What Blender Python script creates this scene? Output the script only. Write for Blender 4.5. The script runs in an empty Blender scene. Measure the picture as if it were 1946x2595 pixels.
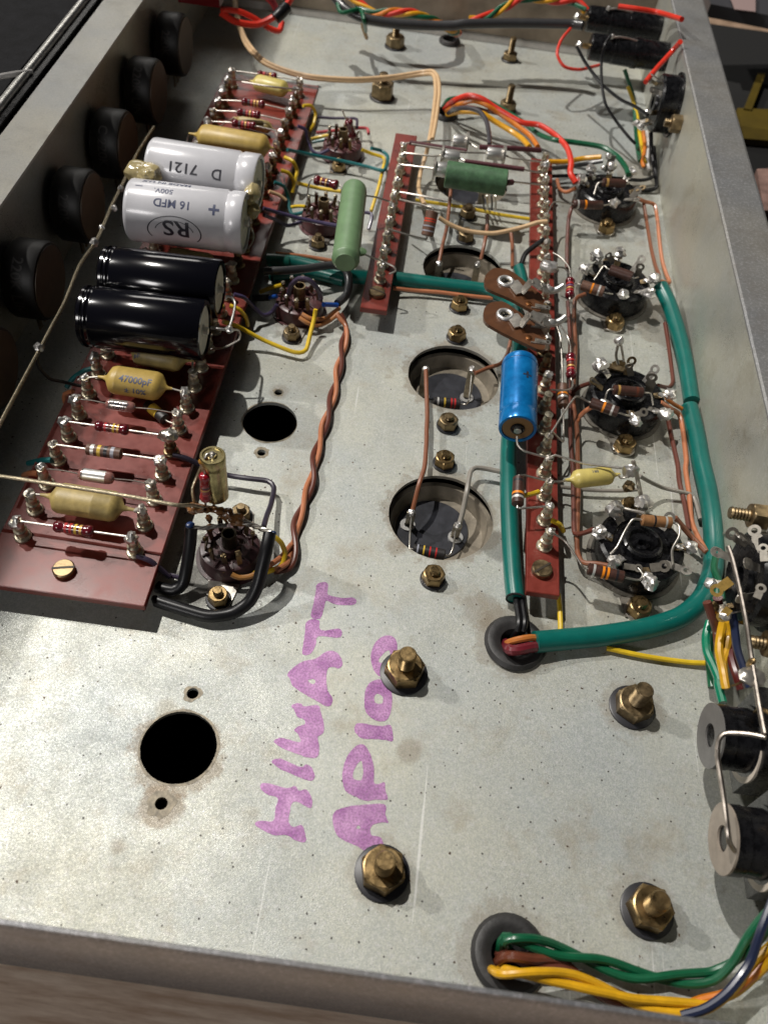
import bpy, bmesh, math, random
from mathutils import Vector, Matrix, Euler, noise
random.seed(7)
S = bpy.context.scene
S.unit_settings.system = 'METRIC'; S.unit_settings.scale_length = 0.01      # one unit = 1 cm
# ------------------------------------------------------------------ camera
FPX = 1820/.8525; PITCH = math.atan(2360/1820); ROLL = math.atan(.143); HC = 23.0
_fw = Vector((0, math.cos(PITCH), -math.sin(PITCH))); _rt = Vector((1,0,0)); _up = _rt.cross(_fw)
_r = _rt*math.cos(ROLL) + _up*math.sin(ROLL); _u = -_rt*math.sin(ROLL) + _up*math.cos(ROLL)
cd = bpy.data.cameras.new('camera'); cam = bpy.data.objects.new('camera', cd); S.collection.objects.link(cam)
cam.matrix_world = Matrix(((_r.x,_u.x,-_fw.x,0),(_r.y,_u.y,-_fw.y,0),(_r.z,_u.z,-_fw.z,HC),(0,0,0,1)))
cd.sensor_fit = 'VERTICAL'; cd.sensor_height = 36; cd.lens = FPX/2595*36; cd.clip_start = .5; cd.clip_end = 2000
cd.dof.use_dof = True; cd.dof.focus_distance = 27.5; cd.dof.aperture_fstop = 0.19
S.camera = cam
# ------------------------------------------------------------------ light (a bench lamp high at the left, weak ambient, two added fill lamps)
w = bpy.data.worlds.new('World'); S.world = w; w.use_nodes = True
w.node_tree.nodes['Background'].inputs[0].default_value = (.80,.86,1,1)
w.node_tree.nodes['Background'].inputs[1].default_value = .012
def lamp(name, loc, target, sx, sy, power, col):
    l = bpy.data.lights.new(name, 'AREA'); l.shape = 'RECTANGLE'; l.size = sx; l.size_y = sy; l.energy = power; l.color = col
    o = bpy.data.objects.new(name, l); S.collection.objects.link(o); o.location = loc
    o.rotation_euler = (Vector(target)-Vector(loc)).to_track_quat('-Z','Y').to_euler(); return o
lamp('bench_lamp', (-72,72,172), (0,22,0), 3.4, 2.2, 308000, (1,.96,.90))
lamp('side_lamp', (-128,58,112), (0,22,0), 3, 5, 170000, (1,.96,.91))
lamp('front_fill', (-50,-75,60), (0,10,0), 26, 20, 30000, (.98,.95,.93))  # added fill to brighten the front wall and plank
lamp('rear_fill', (-50,185,95), (0,35,0), 70, 30, 30000, (1,.96,.90))  # added lamp that puts sheen on the rear floor and right wall
S.view_settings.view_transform = 'Standard'; S.view_settings.look = 'None'; S.view_settings.gamma = 1
S.view_settings.exposure = 0
# ------------------------------------------------------------------ pixel -> place
CRP = dict(A=(0,0,2.552),B=(500,0,2.552),C=(1100,0,2.552),D=(1400,0,3.0385),E=(0,300,2.765),F=(450,200,3.0164),G=(900,250,3.0164),
 H=(1350,300,2.7836),I=(0,750,3.0164),J=(500,600,3.318),K=(900,600,3.0164),L=(1350,700,2.7836),M=(0,1100,3.6867),N=(400,1100,3.6867),
 O=(900,1100,3.0164),P=(1350,1100,2.7836),Q=(1650,1250,4.4257),R=(1600,1700,3.6879),S=(600,1450,2.602),T=(250,1650,4.1475),U=(1150,2200,2.0842),V=(0,0,.8525))
def ray(c,x,y):
    a,b,s = CRP[c]; return _fw*FPX + _r*(a+x/s-973) - _u*(b+y/s-1297.5)
WX = 11.6                                   # inner face of the right wall
def at(c,x,y,z=0, xmax=11.35):              # point at height z seen there; never behind the right wall
    d = ray(c,x,y); p = Vector((0,0,HC)) + d*((z-HC)/d.z)
    if xmax and p.x > xmax: p = Vector((0,0,HC)) + d*(xmax/d.x)
    return p
def atx(c,x,y,X):
    d = ray(c,x,y); return Vector((0,0,HC)) + d*(X/d.x)
# ------------------------------------------------------------------ materials
MT = {}
def mat(name, col, rough=.5, metal=0., var=.0, vscale=3., bump=0., bscale=20., coat=0., col2=None, spec=.5, rvar=0., trans=0.):
    if name in MT: return MT[name]
    m = bpy.data.materials.new(name); m.use_nodes = True; nt = m.node_tree; b = nt.nodes['Principled BSDF']
    c = (*col,1); b.inputs['Base Color'].default_value = c; b.inputs['Roughness'].default_value = rough
    b.inputs['Metallic'].default_value = metal; b.inputs['Coat Weight'].default_value = coat; b.inputs['Coat Roughness'].default_value = .12
    b.inputs['Specular IOR Level'].default_value = spec; b.inputs['Transmission Weight'].default_value = trans
    tc = nt.nodes.new('ShaderNodeTexCoord')
    if var or col2 or rvar:
        n = nt.nodes.new('ShaderNodeTexNoise'); n.inputs['Scale'].default_value = vscale; n.inputs['Detail'].default_value = 6; n.inputs['Roughness'].default_value = .65
        nt.links.new(tc.outputs['Object'], n.inputs['Vector'])
        rp = nt.nodes.new('ShaderNodeValToRGB'); rp.color_ramp.elements[0].position = .32; rp.color_ramp.elements[1].position = .68
        rp.color_ramp.elements[0].color = (*[v*(1-var) for v in col],1); rp.color_ramp.elements[1].color = (*(col2 or [min(1,v*(1+var)) for v in col]),1)
        nt.links.new(n.outputs['Fac'], rp.inputs['Fac']); nt.links.new(rp.outputs['Color'], b.inputs['Base Color'])
        if rvar:
            mr = nt.nodes.new('ShaderNodeMapRange'); mr.inputs['To Min'].default_value = max(.03,rough-rvar); mr.inputs['To Max'].default_value = rough+rvar
            mr.inputs['From Min'].default_value = .3; mr.inputs['From Max'].default_value = .7
            nt.links.new(n.outputs['Fac'], mr.inputs['Value']); nt.links.new(mr.outputs['Result'], b.inputs['Roughness'])
    if bump:
        n2 = nt.nodes.new('ShaderNodeTexNoise'); n2.inputs['Scale'].default_value = bscale; n2.inputs['Detail'].default_value = 4
        nt.links.new(tc.outputs['Object'], n2.inputs['Vector'])
        bp = nt.nodes.new('ShaderNodeBump'); bp.inputs['Strength'].default_value = bump; bp.inputs['Distance'].default_value = .02
        nt.links.new(n2.outputs['Fac'], bp.inputs['Height']); nt.links.new(bp.outputs['Normal'], b.inputs['Normal'])
    MT[name] = m; return m
def zinc(name, base, stain, metal=.32, rough=.46, spots=True, marks=None, grain=1.):
    m = bpy.data.materials.new(name); m.use_nodes = True; nt = m.node_tree; N = nt.nodes; L = nt.links; b = N['Principled BSDF']
    tc = N.new('ShaderNodeTexCoord'); src = tc.outputs['Object']
    def noise_(sc, det=3, ro=.5, off=0):
        n = N.new('ShaderNodeTexNoise'); n.inputs['Scale'].default_value = sc; n.inputs['Detail'].default_value = det; n.inputs['Roughness'].default_value = ro
        mp = N.new('ShaderNodeMapping'); mp.inputs['Location'].default_value = (off,off*1.7,0); L.new(src, mp.inputs['Vector']); L.new(mp.outputs[0], n.inputs['Vector']); return n.outputs['Fac']
    def ramp(f, p0, p1, c0, c1):
        r = N.new('ShaderNodeValToRGB'); r.color_ramp.elements[0].position = p0; r.color_ramp.elements[1].position = p1
        r.color_ramp.elements[0].color = (*c0,1); r.color_ramp.elements[1].color = (*c1,1); L.new(f, r.inputs['Fac']); return r.outputs['Color']
    def mix(f, a, bb, mode='MIX'):
        x = N.new('ShaderNodeMix'); x.data_type = 'RGBA'; x.blend_type = mode
        if isinstance(f,(int,float)): x.inputs[0].default_value = f
        else: L.new(f, x.inputs[0])
        for s,v in ((6,a),(7,bb)):
            if isinstance(v,tuple): x.inputs[s].default_value = (*v,1)
            else: L.new(v, x.inputs[s])
        return x.outputs[2]
    c = ramp(noise_(.16,4,.6), .35,.65, tuple(v*k for v,k in zip(base,(.88,.90,.94))), tuple(v*k for v,k in zip(base,(1.06,1.02,.94))))
    c = mix(ramp(noise_(22,2,.75), .38,.62, (0,0,0),(1,1,1)), mix(1., c, tuple(1-(1-q)*grain for q in (.74,.76,.79)),'MULTIPLY'), c)      # crystalline grain
    c = mix(ramp(noise_(9,3,.7,5), .50,.72, (0,0,0),(.28,)*3), c, (.66,.64,.68))
    c = mix(ramp(noise_(.42,7,.72,9), .53,.72, (0,0,0),(.55,)*3), c, stain)
    c = mix(ramp(noise_(1.3,8,.75,31), .60,.72, (0,0,0),(.45,)*3), c, tuple(v*.7 for v in stain))
    if spots:
        for sc,th,cc,off in ((1.5,.055,(.06,.035,.02),3),(3.6,.10,(.035,.03,.028),17),(.7,.03,(.09,.04,.02),40)):
            v = N.new('ShaderNodeTexVoronoi'); v.inputs['Scale'].default_value = sc
            mp = N.new('ShaderNodeMapping'); mp.inputs['Location'].default_value = (off,off,0); L.new(src, mp.inputs['Vector'])
            nz = N.new('ShaderNodeTexNoise'); nz.inputs['Scale'].default_value = 14; L.new(src,nz.inputs['Vector'])
            ad = N.new('ShaderNodeVectorMath'); ad.operation='MULTIPLY_ADD'; L.new(nz.outputs['Color'],ad.inputs[0]); ad.inputs[1].default_value=(.09/sc*1.5,)*3; L.new(mp.outputs[0],ad.inputs[2]); L.new(ad.outputs[0], v.inputs['Vector'])
            rr = ramp(v.outputs['Distance'], th*.7, th*1.3, (1,1,1),(0,0,0))
            keep = ramp(v.outputs['Color'], .36,.41,(0,0,0),(1,1,1))
            mm = N.new('ShaderNodeMath'); mm.operation='MULTIPLY'; L.new(rr,mm.inputs[0]); L.new(keep,mm.inputs[1])
            c = mix(mm.outputs[0], c, cc)
    for (sx,sy,r0,cc,stg) in (marks or ()):
        vm=N.new('ShaderNodeVectorMath'); vm.operation='DISTANCE'
        nz=N.new('ShaderNodeTexNoise'); nz.inputs['Scale'].default_value=1.6; nz.inputs['Detail'].default_value=8; nz.inputs['Roughness'].default_value=.75; L.new(src,nz.inputs['Vector'])
        geo=N.new('ShaderNodeNewGeometry'); L.new(geo.outputs['Position'],vm.inputs[0]); vm.inputs[1].default_value=(sx,sy,0)
        m1=N.new('ShaderNodeMath'); m1.operation='MULTIPLY_ADD'; L.new(nz.outputs['Fac'],m1.inputs[0]); m1.inputs[1].default_value=-2.2*min(1,r0*.6); L.new(vm.outputs['Value'],m1.inputs[2])
        rr=ramp(m1.outputs[0],0,1,(stg,)*3,(0,0,0)); 
        mr_=N.new('ShaderNodeMapRange'); mr_.inputs['From Min'].default_value=r0-1.1*min(1,r0*.6)-.12; mr_.inputs['From Max'].default_value=r0-1.1*min(1,r0*.6)+.06; mr_.inputs['To Min'].default_value=stg*.72; mr_.inputs['To Max'].default_value=0; L.new(m1.outputs[0],mr_.inputs['Value'])
        c=mix(mr_.outputs[0],c,cc)
    if marks:      # long fine scratches
        for (ang,sc,off) in ((.06,(3.2,.05,1),0),(1.2,(2.2,.045,1),20)):
            mp=N.new('ShaderNodeMapping'); mp.inputs['Rotation'].default_value=(0,0,ang); mp.inputs['Scale'].default_value=sc; mp.inputs['Location'].default_value=(off,off,0); L.new(src,mp.inputs['Vector'])
            v=N.new('ShaderNodeTexNoise'); v.inputs['Scale'].default_value=1.8; v.inputs['Detail'].default_value=2; L.new(mp.outputs[0],v.inputs['Vector'])
            c=mix(ramp(v.outputs['Fac'],.725,.74,(0,0,0),(.5,)*3),c,(.75,.75,.73))
    L.new(c, b.inputs['Base Color']); b.inputs['Metallic'].default_value = metal
    ro = N.new('ShaderNodeMapRange'); ro.inputs['To Min'].default_value = rough-.1; ro.inputs['To Max'].default_value = rough+.16; ro.inputs['From Min'].default_value=.3; ro.inputs['From Max'].default_value=.7
    L.new(noise_(24,2,.6,2), ro.inputs['Value'])
    r2=N.new('ShaderNodeMath'); r2.operation='MULTIPLY_ADD'; L.new(noise_(.55,7,.68,77),r2.inputs[0]); r2.inputs[1].default_value=.55; r2.inputs[2].default_value=-.275
    r3=N.new('ShaderNodeMath'); r3.operation='ADD'; L.new(ro.outputs[0],r3.inputs[0]); L.new(r2.outputs[0],r3.inputs[1]); L.new(r3.outputs[0], b.inputs['Roughness'])
    bp = N.new('ShaderNodeBump'); bp.inputs['Strength'].default_value = .55*grain; bp.inputs['Distance'].default_value = .013
    L.new(noise_(30,3,.65,8), bp.inputs['Height']); L.new(bp.outputs[0], b.inputs['Normal'])
    MT[name] = m; return m
_br=(.17,.12,.07); _bk=(.03,.025,.02); _gr=(.30,.29,.24)
ZF = zinc('zinc_plated_floor', (.475,.49,.445), (.28,.23,.15), marks=[(-4.72,8.4,1.28,_br,.75),(-4.78,6.9,.62,_br,.85),(-5.35,9.55,.36,_gr,.9),(-5.55,5.75,.22,_br,.5),(-4.7,14.6,1.75,_bk,.8),(-5.6,13.9,.7,_bk,.8),(4.6,13.4,1.35,_br,.5),(3.6,14.3,.7,_br,.45),
  (1.98,17.9,2.05,_br,.6),(3.9,17.0,.6,_bk,.6),(1.98,24.95,2.05,_br,.6),(.6,16.4,.4,_br,.6),(8.6,17.2,2.2,_br,.45),(8.6,24.3,2.2,_br,.4),(8.6,31.4,2.3,_br,.4),(8.6,38.5,2.3,_br,.35),(10.9,30,1.4,_br,.5),(10.9,42,1.5,_br,.5),(8.2,11.7,.95,_br,.4),(8.2,6,.95,_br,.35),(1.27,6,.95,_br,.35),(1.7,9.4,.38,_br,.55),(-4.6,22.75,.4,_br,.5),(-4.64,27.5,1.5,_br,.4),(4.6,4.5,1.3,_br,.4)])
ZW = zinc('zinc_plated_wall', (.44,.44,.385), (.23,.19,.12), .45, .36, False, grain=.35)
ZL = zinc('zinc_lightened_flange', (.60,.60,.56), (.34,.32,.28), .35, .45, False, grain=.6)  # left flange base lightened to stand in for light it misses
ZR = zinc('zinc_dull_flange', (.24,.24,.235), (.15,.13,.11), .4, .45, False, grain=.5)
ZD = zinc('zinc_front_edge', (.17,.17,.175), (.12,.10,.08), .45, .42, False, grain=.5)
BOARD = mat('red_paxolin', (.155,.024,.016), .34, var=.28, vscale=1.6, bump=.12, bscale=30, rvar=.08)
BEDGE = mat('paxolin_edge', (.16,.028,.018), .6)
BRASS = mat('aged_brass', (.34,.235,.11), .34, .95, var=.45, vscale=2.5, bump=.07, bscale=16, rvar=.12)
BRASSD = mat('dark_brass', (.23,.17,.095), .42, .95, var=.5, vscale=3, bump=.08, bscale=16, rvar=.12)
TIN = mat('tinned_turret', (.50,.45,.34), .33, .75, var=.35, vscale=6, rvar=.1)
SOLDER = mat('solder', (.70,.68,.65), .34, .85, var=.2, vscale=5, bump=.08, bscale=6)
LEAD = mat('lead_wire', (.52,.49,.44), .34, .9, var=.3, vscale=5)
ROD = mat('bus_wire', (.46,.40,.28), .38, 1, var=.4, vscale=9, bump=.4, bscale=18)
RUST = mat('burnt_flux', (.17,.075,.025), .25, 0, var=.6, vscale=5, bump=.5, bscale=8, coat=.6)
STEEL = mat('nickel_plate', (.50,.47,.42), .33, .85, var=.2, vscale=4, rvar=.08)
BLACKP = mat('black_bakelite', (.005,.005,.006), .28, spec=.4, var=.5, vscale=5, bump=.04, bscale=7, rvar=.1)
PURP = mat('purple_phenolic', (.085,.032,.034), .35, var=.35, vscale=4)
RUBBER = mat('black_rubber', (.022,.021,.021), .5, var=.3, vscale=3, bump=.3, bscale=9)
WASH = mat('black_washer', (.02,.02,.024), .4)
HOLE = mat('dark_below', (.004,.004,.004), .9)
MUST = mat('mustard_resin', (.41,.285,.075), .42, var=.16, vscale=2.2, bump=.15, bscale=7)
MUSTD = mat('dirty_mustard_resin', (.32,.24,.085), .45, var=.3, vscale=2.2, bump=.2, bscale=7)
PALEM = mat('pale_yellow_resin', (.50,.41,.12), .36, var=.15, vscale=3)
MAROON = mat('maroon_lacquer', (.10,.007,.013), .15, coat=.6, var=.3, vscale=5)
CARB = mat('brown_carbon', (.115,.055,.034), .5, var=.35, vscale=6, bump=.2, bscale=14)
CARBD = mat('dark_brown_carbon', (.05,.02,.014), .42, var=.35, vscale=6, bump=.2, bscale=14)
CARBL = mat('tan_carbon', (.24,.115,.045), .45, var=.3, vscale=6)
WHITE = mat('white_sleeve', (.52,.52,.55), .25, coat=.3, var=.05, vscale=1.3, bump=.05, bscale=5)
BLKCAP = mat('black_sleeve', (.003,.003,.005), .14, coat=.3, bump=.05, bscale=3)
CAPEND = mat('cap_end_disc', (.62,.60,.50), .5, var=.15, vscale=3)
GRN = mat('green_resin', (.135,.225,.115), .42, var=.12, vscale=2, bump=.1, bscale=9)
GRND = mat('green_enamel', (.055,.125,.06), .45, var=.35, vscale=3, bump=.25, bscale=8)
BLUE = mat('blue_sleeve', (.0,.155,.47), .26, .35, var=.25, vscale=2.0, coat=.3, col2=(.01,.24,.62))
ALU = mat('aluminium', (.66,.65,.63), .36, .8, var=.12, vscale=3)
SILV = mat('clear_silver_film', (.42,.38,.36), .2, .75, var=.3, vscale=7, coat=.6)
GOLD = mat('gold_can', (.40,.34,.17), .27, 1, var=.35, vscale=3)
GLUE = mat('amber_glue', (.52,.43,.22), .22, var=.3, vscale=3, coat=.5, trans=.3)
TEAL = mat('green_sleeve', (.002,.108,.090), .33, var=.12, vscale=1.5, coat=.1)
TEALD = mat('dark_green_sleeve', (.004,.072,.052), .33, var=.2, vscale=1.5, coat=.1)
INK = mat('black_ink', (.02,.02,.03), .5)
INKB = mat('blue_black_ink', (.045,.055,.11), .5)
FIBRE = mat('beige_fibre', (.50,.44,.37), .5, var=.12, vscale=3)
CANR = mat('can_rim', (.23,.20,.155), .45, .3, var=.25, vscale=2)
CANB = mat('can_phenolic', (.030,.031,.037), .35, var=.3, vscale=3, bump=.15, bscale=6)
PAX = mat('brown_paxolin', (.085,.034,.014), .35, var=.25, vscale=3)
PAXE = mat('paxolin_brown_edge', (.22,.10,.035), .5)
TAGM = mat('tarnished_tag',(.17,.155,.13),.5,.35,var=.3,vscale=6)
SLV = mat('maroon_sleeving', (.075,.016,.022), .5, bump=.5, bscale=26, var=.3, vscale=9)
POT = mat('pot_body', (.010,.0095,.009), .5, var=.3, vscale=2)
POTF = mat('pot_disc', (.07,.042,.022), .5, var=.2, vscale=2)
def wc(name, col, rough=.33, v=.12): return mat(name, col, rough, var=v, vscale=3, coat=.12)
YEL = wc('yellow_wire',(.62,.42,.02)); YELO = wc('amber_wire',(.62,.30,.01)); RED = wc('red_wire',(.62,.035,.018)); ORA = wc('orange_wire',(.55,.16,.012))
GREEN = wc('green_wire',(.004,.085,.036)); GRNT = wc('sea_green_wire',(.01,.115,.12)); PUR = wc('purple_wire',(.055,.042,.095)); PURD = wc('dark_purple_wire',(.045,.033,.06))
BRO = wc('brown_wire',(.115,.034,.022)); SAL = wc('salmon_wire',(.42,.155,.072)); SALB = wc('tan_brown_wire',(.20,.073,.036)); BLK = mat('black_wire',(.006,.006,.007),.36,var=.3,vscale=3,spec=.35)
GRY = wc('grey_wire',(.24,.22,.19)); CREAM = wc('cream_wire',(.56,.38,.21),.45); BLU = wc('blue_wire',(.01,.07,.35)); NAVY = wc('navy_wire',(.01,.016,.045)); DGRY = wc('dark_grey_cable',(.035,.035,.037)); WHT = wc('white_wire',(.6,.58,.56)); PINK=wc('pink_wire',(.42,.05,.06))
def band(n,c,m=0.): return mat('band_'+n, c, .38, m)
BD = dict(y=band('yellow',(.62,.42,.05)), g=band('gold',(.55,.33,.10),.4), s=band('silver',(.62,.61,.58),.5), o=band('orange',(.75,.23,.01)), r=band('red',(.42,.02,.02)), k=band('black',(.012,.012,.015)), v=band('violet',(.13,.07,.16)), b=band('brown',(.11,.03,.015)), w=band('grey',(.30,.31,.36)), R=band('scarlet',(.60,.05,.02)))
# ------------------------------------------------------------------ mesh builder
class MB:
    def __init__(s): s.v=[]; s.f=[]; s.m=[]; s.mats=[]
    def mi(s, m):
        if m not in s.mats: s.mats.append(m)
        return s.mats.index(m)
    def add(s, vs, fs, m):
        o = len(s.v); s.v += [Vector(v) for v in vs]; k = s.mi(m)
        for f in fs: s.f.append(tuple(i+o for i in f)); s.m.append(k)
    def rings(s, rings, m, closed=False, cap=True):     # list of equally long rings
        n = len(rings[0]); vs = [p for r in rings for p in r]; fs=[]
        R = len(rings)
        for i in range(R-1 if not closed else R):
            a=i*n; b=((i+1)%R)*n
            for j in range(n): fs.append((a+j,a+(j+1)%n,b+(j+1)%n,b+j))
        if cap and not closed: fs.append(tuple(range(n))[::-1]); fs.append(tuple((R-1)*n+j for j in range(n)))
        s.add(vs, fs, m)
    def tube(s, pts, r, m, seg=9, cap=True):
        pts=[Vector(p) for p in pts]; rad = r if isinstance(r,(list,tuple)) else [r]*len(pts)
        rings=[]; nrm=None
        for i,p in enumerate(pts):
            t = (pts[min(i+1,len(pts)-1)]-pts[max(i-1,0)]).normalized()
            if nrm is None:
                a = Vector((0,0,1)) if abs(t.z)<.9 else Vector((1,0,0)); nrm = (a - t*a.dot(t)).normalized()
            else:
                nrm = nrm - t*nrm.dot(t); nrm = nrm.normalized() if nrm.length>1e-6 else t.orthogonal().normalized()
            bn = t.cross(nrm)
            rings.append([p + (nrm*math.cos(2*math.pi*k/seg)+bn*math.sin(2*math.pi*k/seg))*rad[i] for k in range(seg)])
        s.rings(rings, m, cap=cap)
    def lathe(s, o, ax, prof, seg=20, m=None, flat=1., up=None):   # prof: (t, r) or (t, r, mat): mat of the strip that starts here
        o=Vector(o); ax=Vector(ax).normalized(); a = Vector(up) if up else (Vector((0,0,1)) if abs(ax.z)<.9 else Vector((1,0,0)))
        e1=(a-ax*a.dot(ax)).normalized(); e2=ax.cross(e1)
        ring=lambda t,r:[o+ax*t+(e1*math.cos(2*math.pi*k/seg)*r*flat+e2*math.sin(2*math.pi*k/seg)*r) for k in range(seg)]
        base=len(s.v); n=seg
        for q in prof: s.v += ring(q[0],max(q[1],1e-4))
        for i in range(len(prof)-1):
            mm = prof[i][2] if len(prof[i])>2 and prof[i][2] else m; k=s.mi(mm)
            for j in range(n): s.f.append((base+i*n+j,base+i*n+(j+1)%n,base+(i+1)*n+(j+1)%n,base+(i+1)*n+j)); s.m.append(k)
        for i,rev in ((0,True),(len(prof)-1,False)):
            if prof[i][1]>1e-3:
                mm = prof[min(i,len(prof)-2)][2] if len(prof[min(i,len(prof)-2)])>2 and prof[min(i,len(prof)-2)][2] else m
                idx=tuple(base+i*n+j for j in range(n)); s.f.append(idx[::-1] if rev else idx); s.m.append(s.mi(mm))
    def box(s, c, d, m, rot=None):
        c=Vector(c); vs=[]
        for x in (-1,1):
            for y in (-1,1):
                for z in (-1,1):
                    v=Vector((x*d[0]/2,y*d[1]/2,z*d[2]/2)); vs.append(c+(rot@v if rot else v))
        s.add(vs,[(0,1,3,2),(4,6,7,5),(0,4,5,1),(2,3,7,6),(0,2,6,4),(1,5,7,3)],m)
    def prism(s, poly, vec, m):
        vec=Vector(vec); p=[Vector(q) for q in poly]; n=len(p)
        s.add(p+[q+vec for q in p],[tuple(range(n))[::-1],tuple(range(n,2*n))]+[(i,(i+1)%n,n+(i+1)%n,n+i) for i in range(n)],m)
    def blob(s, c, r, m, rough=.25, seg=12, seed=0, sc=(1,1,1), rot=None):
        c=Vector(c); vs=[]; R=seg//2+2
        for i in range(R+1):
            th=math.pi*i/R
            for j in range(seg):
                ph=2*math.pi*j/seg; d=Vector((math.sin(th)*math.cos(ph),math.sin(th)*math.sin(ph),math.cos(th)))
                q=1+.62*rough*noise.noise(d*1.7+Vector((seed*3.1,seed*1.3,0)))*1.6
                v=Vector((d.x*sc[0],d.y*sc[1],d.z*sc[2]))*r*q
                vs.append(c+(rot@v if rot else v))
        fs=[]
        for i in range(R):
            for j in range(seg): fs.append((i*seg+j,i*seg+(j+1)%seg,(i+1)*seg+(j+1)%seg,(i+1)*seg+j))
        s.add(vs,fs,m)
    def ringplate(s, c, ax, r0, r1, h, m, seg=24):       # annulus with thickness
        s.lathe_ring=None; c=Vector(c); ax=Vector(ax).normalized(); a=Vector((0,0,1)) if abs(ax.z)<.9 else Vector((1,0,0))
        e1=(a-ax*a.dot(ax)).normalized(); e2=ax.cross(e1)
        rg=lambda t,r:[c+ax*t+(e1*math.cos(2*math.pi*k/seg)+e2*math.sin(2*math.pi*k/seg))*r for k in range(seg)]
        s.rings([rg(0,r0),rg(0,r1),rg(h,r1),rg(h,r0)], m, closed=True)
    def torus(s, c, ax, R, r, m, seg=24, k=8):
        c=Vector(c); ax=Vector(ax).normalized(); a=Vector((0,0,1)) if abs(ax.z)<.9 else Vector((1,0,0)); e1=(a-ax*a.dot(ax)).normalized(); e2=ax.cross(e1)
        rings=[]
        for i in range(k):
            an=2*math.pi*i/k; rings.append([c+ax*math.sin(an)*r+(e1*math.cos(2*math.pi*j/seg)+e2*math.sin(2*math.pi*j/seg))*(R+math.cos(an)*r) for j in range(seg)])
        s.rings(rings, m, closed=True)
    def build(s, name, parent=None, smooth=35, origin=None):
        vs=s.v; mn=Vector((min(v.x for v in vs),min(v.y for v in vs),min(v.z for v in vs))); mx=Vector((max(v.x for v in vs),max(v.y for v in vs),max(v.z for v in vs)))
        o=Vector(origin) if origin else Vector(((mn.x+mx.x)/2,(mn.y+mx.y)/2,mn.z))
        me=bpy.data.meshes.new(name); me.from_pydata([v-o for v in vs],[],s.f)
        for m in s.mats: me.materials.append(m)
        me.polygons.foreach_set('material_index', s.m)
        bm=bmesh.new(); bm.from_mesh(me); bmesh.ops.recalc_face_normals(bm, faces=bm.faces); bm.to_mesh(me); bm.free()
        if smooth:
            me.polygons.foreach_set('use_smooth',[True]*len(me.polygons)); me.set_sharp_from_angle(angle=math.radians(smooth))
        ob=bpy.data.objects.new(name,me); S.collection.objects.link(ob)
        ob.location=o
        if parent:
            ob.parent=parent; q=parent; off=Vector((0,0,0))
            while q: off+=Vector(q.location); q=q.parent
            ob.location=o-off
        return ob
def tag(o,label=None,cat=None,group=None,kind=None):
    for k,v in (('label',label),('category',cat),('group',group),('kind',kind)):
        if v: o[k]=v
    return o
def thing(name,loc,label,cat,group=None):
    o=bpy.data.objects.new(name,None); o.empty_display_size=.5; S.collection.objects.link(o); o.location=loc; return tag(o,label,cat,group)
def copy_at(src, loc, label, rz=0, names=None):
    r=src.copy(); S.collection.objects.link(r); r.location=loc; r.rotation_euler=(0,0,rz); r['label']=label
    for ch in list(src.children):
        c=ch.copy(); S.collection.objects.link(c); c.parent=r
        for g in list(ch.children): d=g.copy(); S.collection.objects.link(d); d.parent=c
    return r
def smooth_path(pts, step=.14):
    P=[Vector(p) for p in pts]
    if len(P)<3: return P
    P=[P[0]*2-P[1]]+P+[P[-1]*2-P[-2]]; out=[]
    for i in range(1,len(P)-2):
        n=max(2,int((P[i+1]-P[i]).length/step)); n=min(n,24)
        for k in range(n):
            t=k/n; a,b,c,d=P[i-1],P[i],P[i+1],P[i+2]
            # centripetal-like, slightly tight
            m1=(c-a)*.42; m2=(d-b)*.42; h=t*t; q=h*t
            L=(c-b).length
            m1=m1.normalized()*min(m1.length,L) if m1.length>0 else m1; m2=m2.normalized()*min(m2.length,L) if m2.length>0 else m2
            out.append(b*(2*q-3*h+1)+m1*(q-2*h+t)+c*(-2*q+3*h)+m2*(q-h))
    out.append(P[-2]); return out
def wire(name, label, m, r, c, pts, cat='wire', group=None, seg=9, ends=None, sm=True):
    P=[]
    for p in pts:
        if isinstance(p,Vector): P.append(p)
        elif len(p)==4: P.append(at(p[0],p[1],p[2],p[3]))
        else: P.append(at(c,p[0],p[1],p[2]))
    b=MB(); b.tube(smooth_path(P) if sm else P, r, m, seg); o=b.build(name)
    tag(o,label,cat,group); return o,P
# text ---------------------------------------------------------------
def text_tris(s, size):
    cu=bpy.data.curves.new('t','FONT'); cu.body=s; cu.size=size; cu.align_x='CENTER'; cu.align_y='CENTER'; cu.resolution_u=3; cu.offset=size*.018
    o=bpy.data.objects.new('t',cu); S.collection.objects.link(o); dg=bpy.context.evaluated_depsgraph_get(); me=bpy.data.meshes.new_from_object(o.evaluated_get(dg))
    bm=bmesh.new(); bm.from_mesh(me); y=-size
    while y<size:
        bmesh.ops.bisect_plane(bm,geom=bm.verts[:]+bm.edges[:]+bm.faces[:],plane_co=(0,y,0),plane_no=(0,1,0)); y+=.05
    vs=[tuple(v.co) for v in bm.verts]; bm.verts.index_update(); fs=[tuple(v.index for v in f.verts) for f in bm.faces]; bm.free()
    bpy.data.objects.remove(o); bpy.data.curves.remove(cu); bpy.data.meshes.remove(me); return vs,fs
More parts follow.
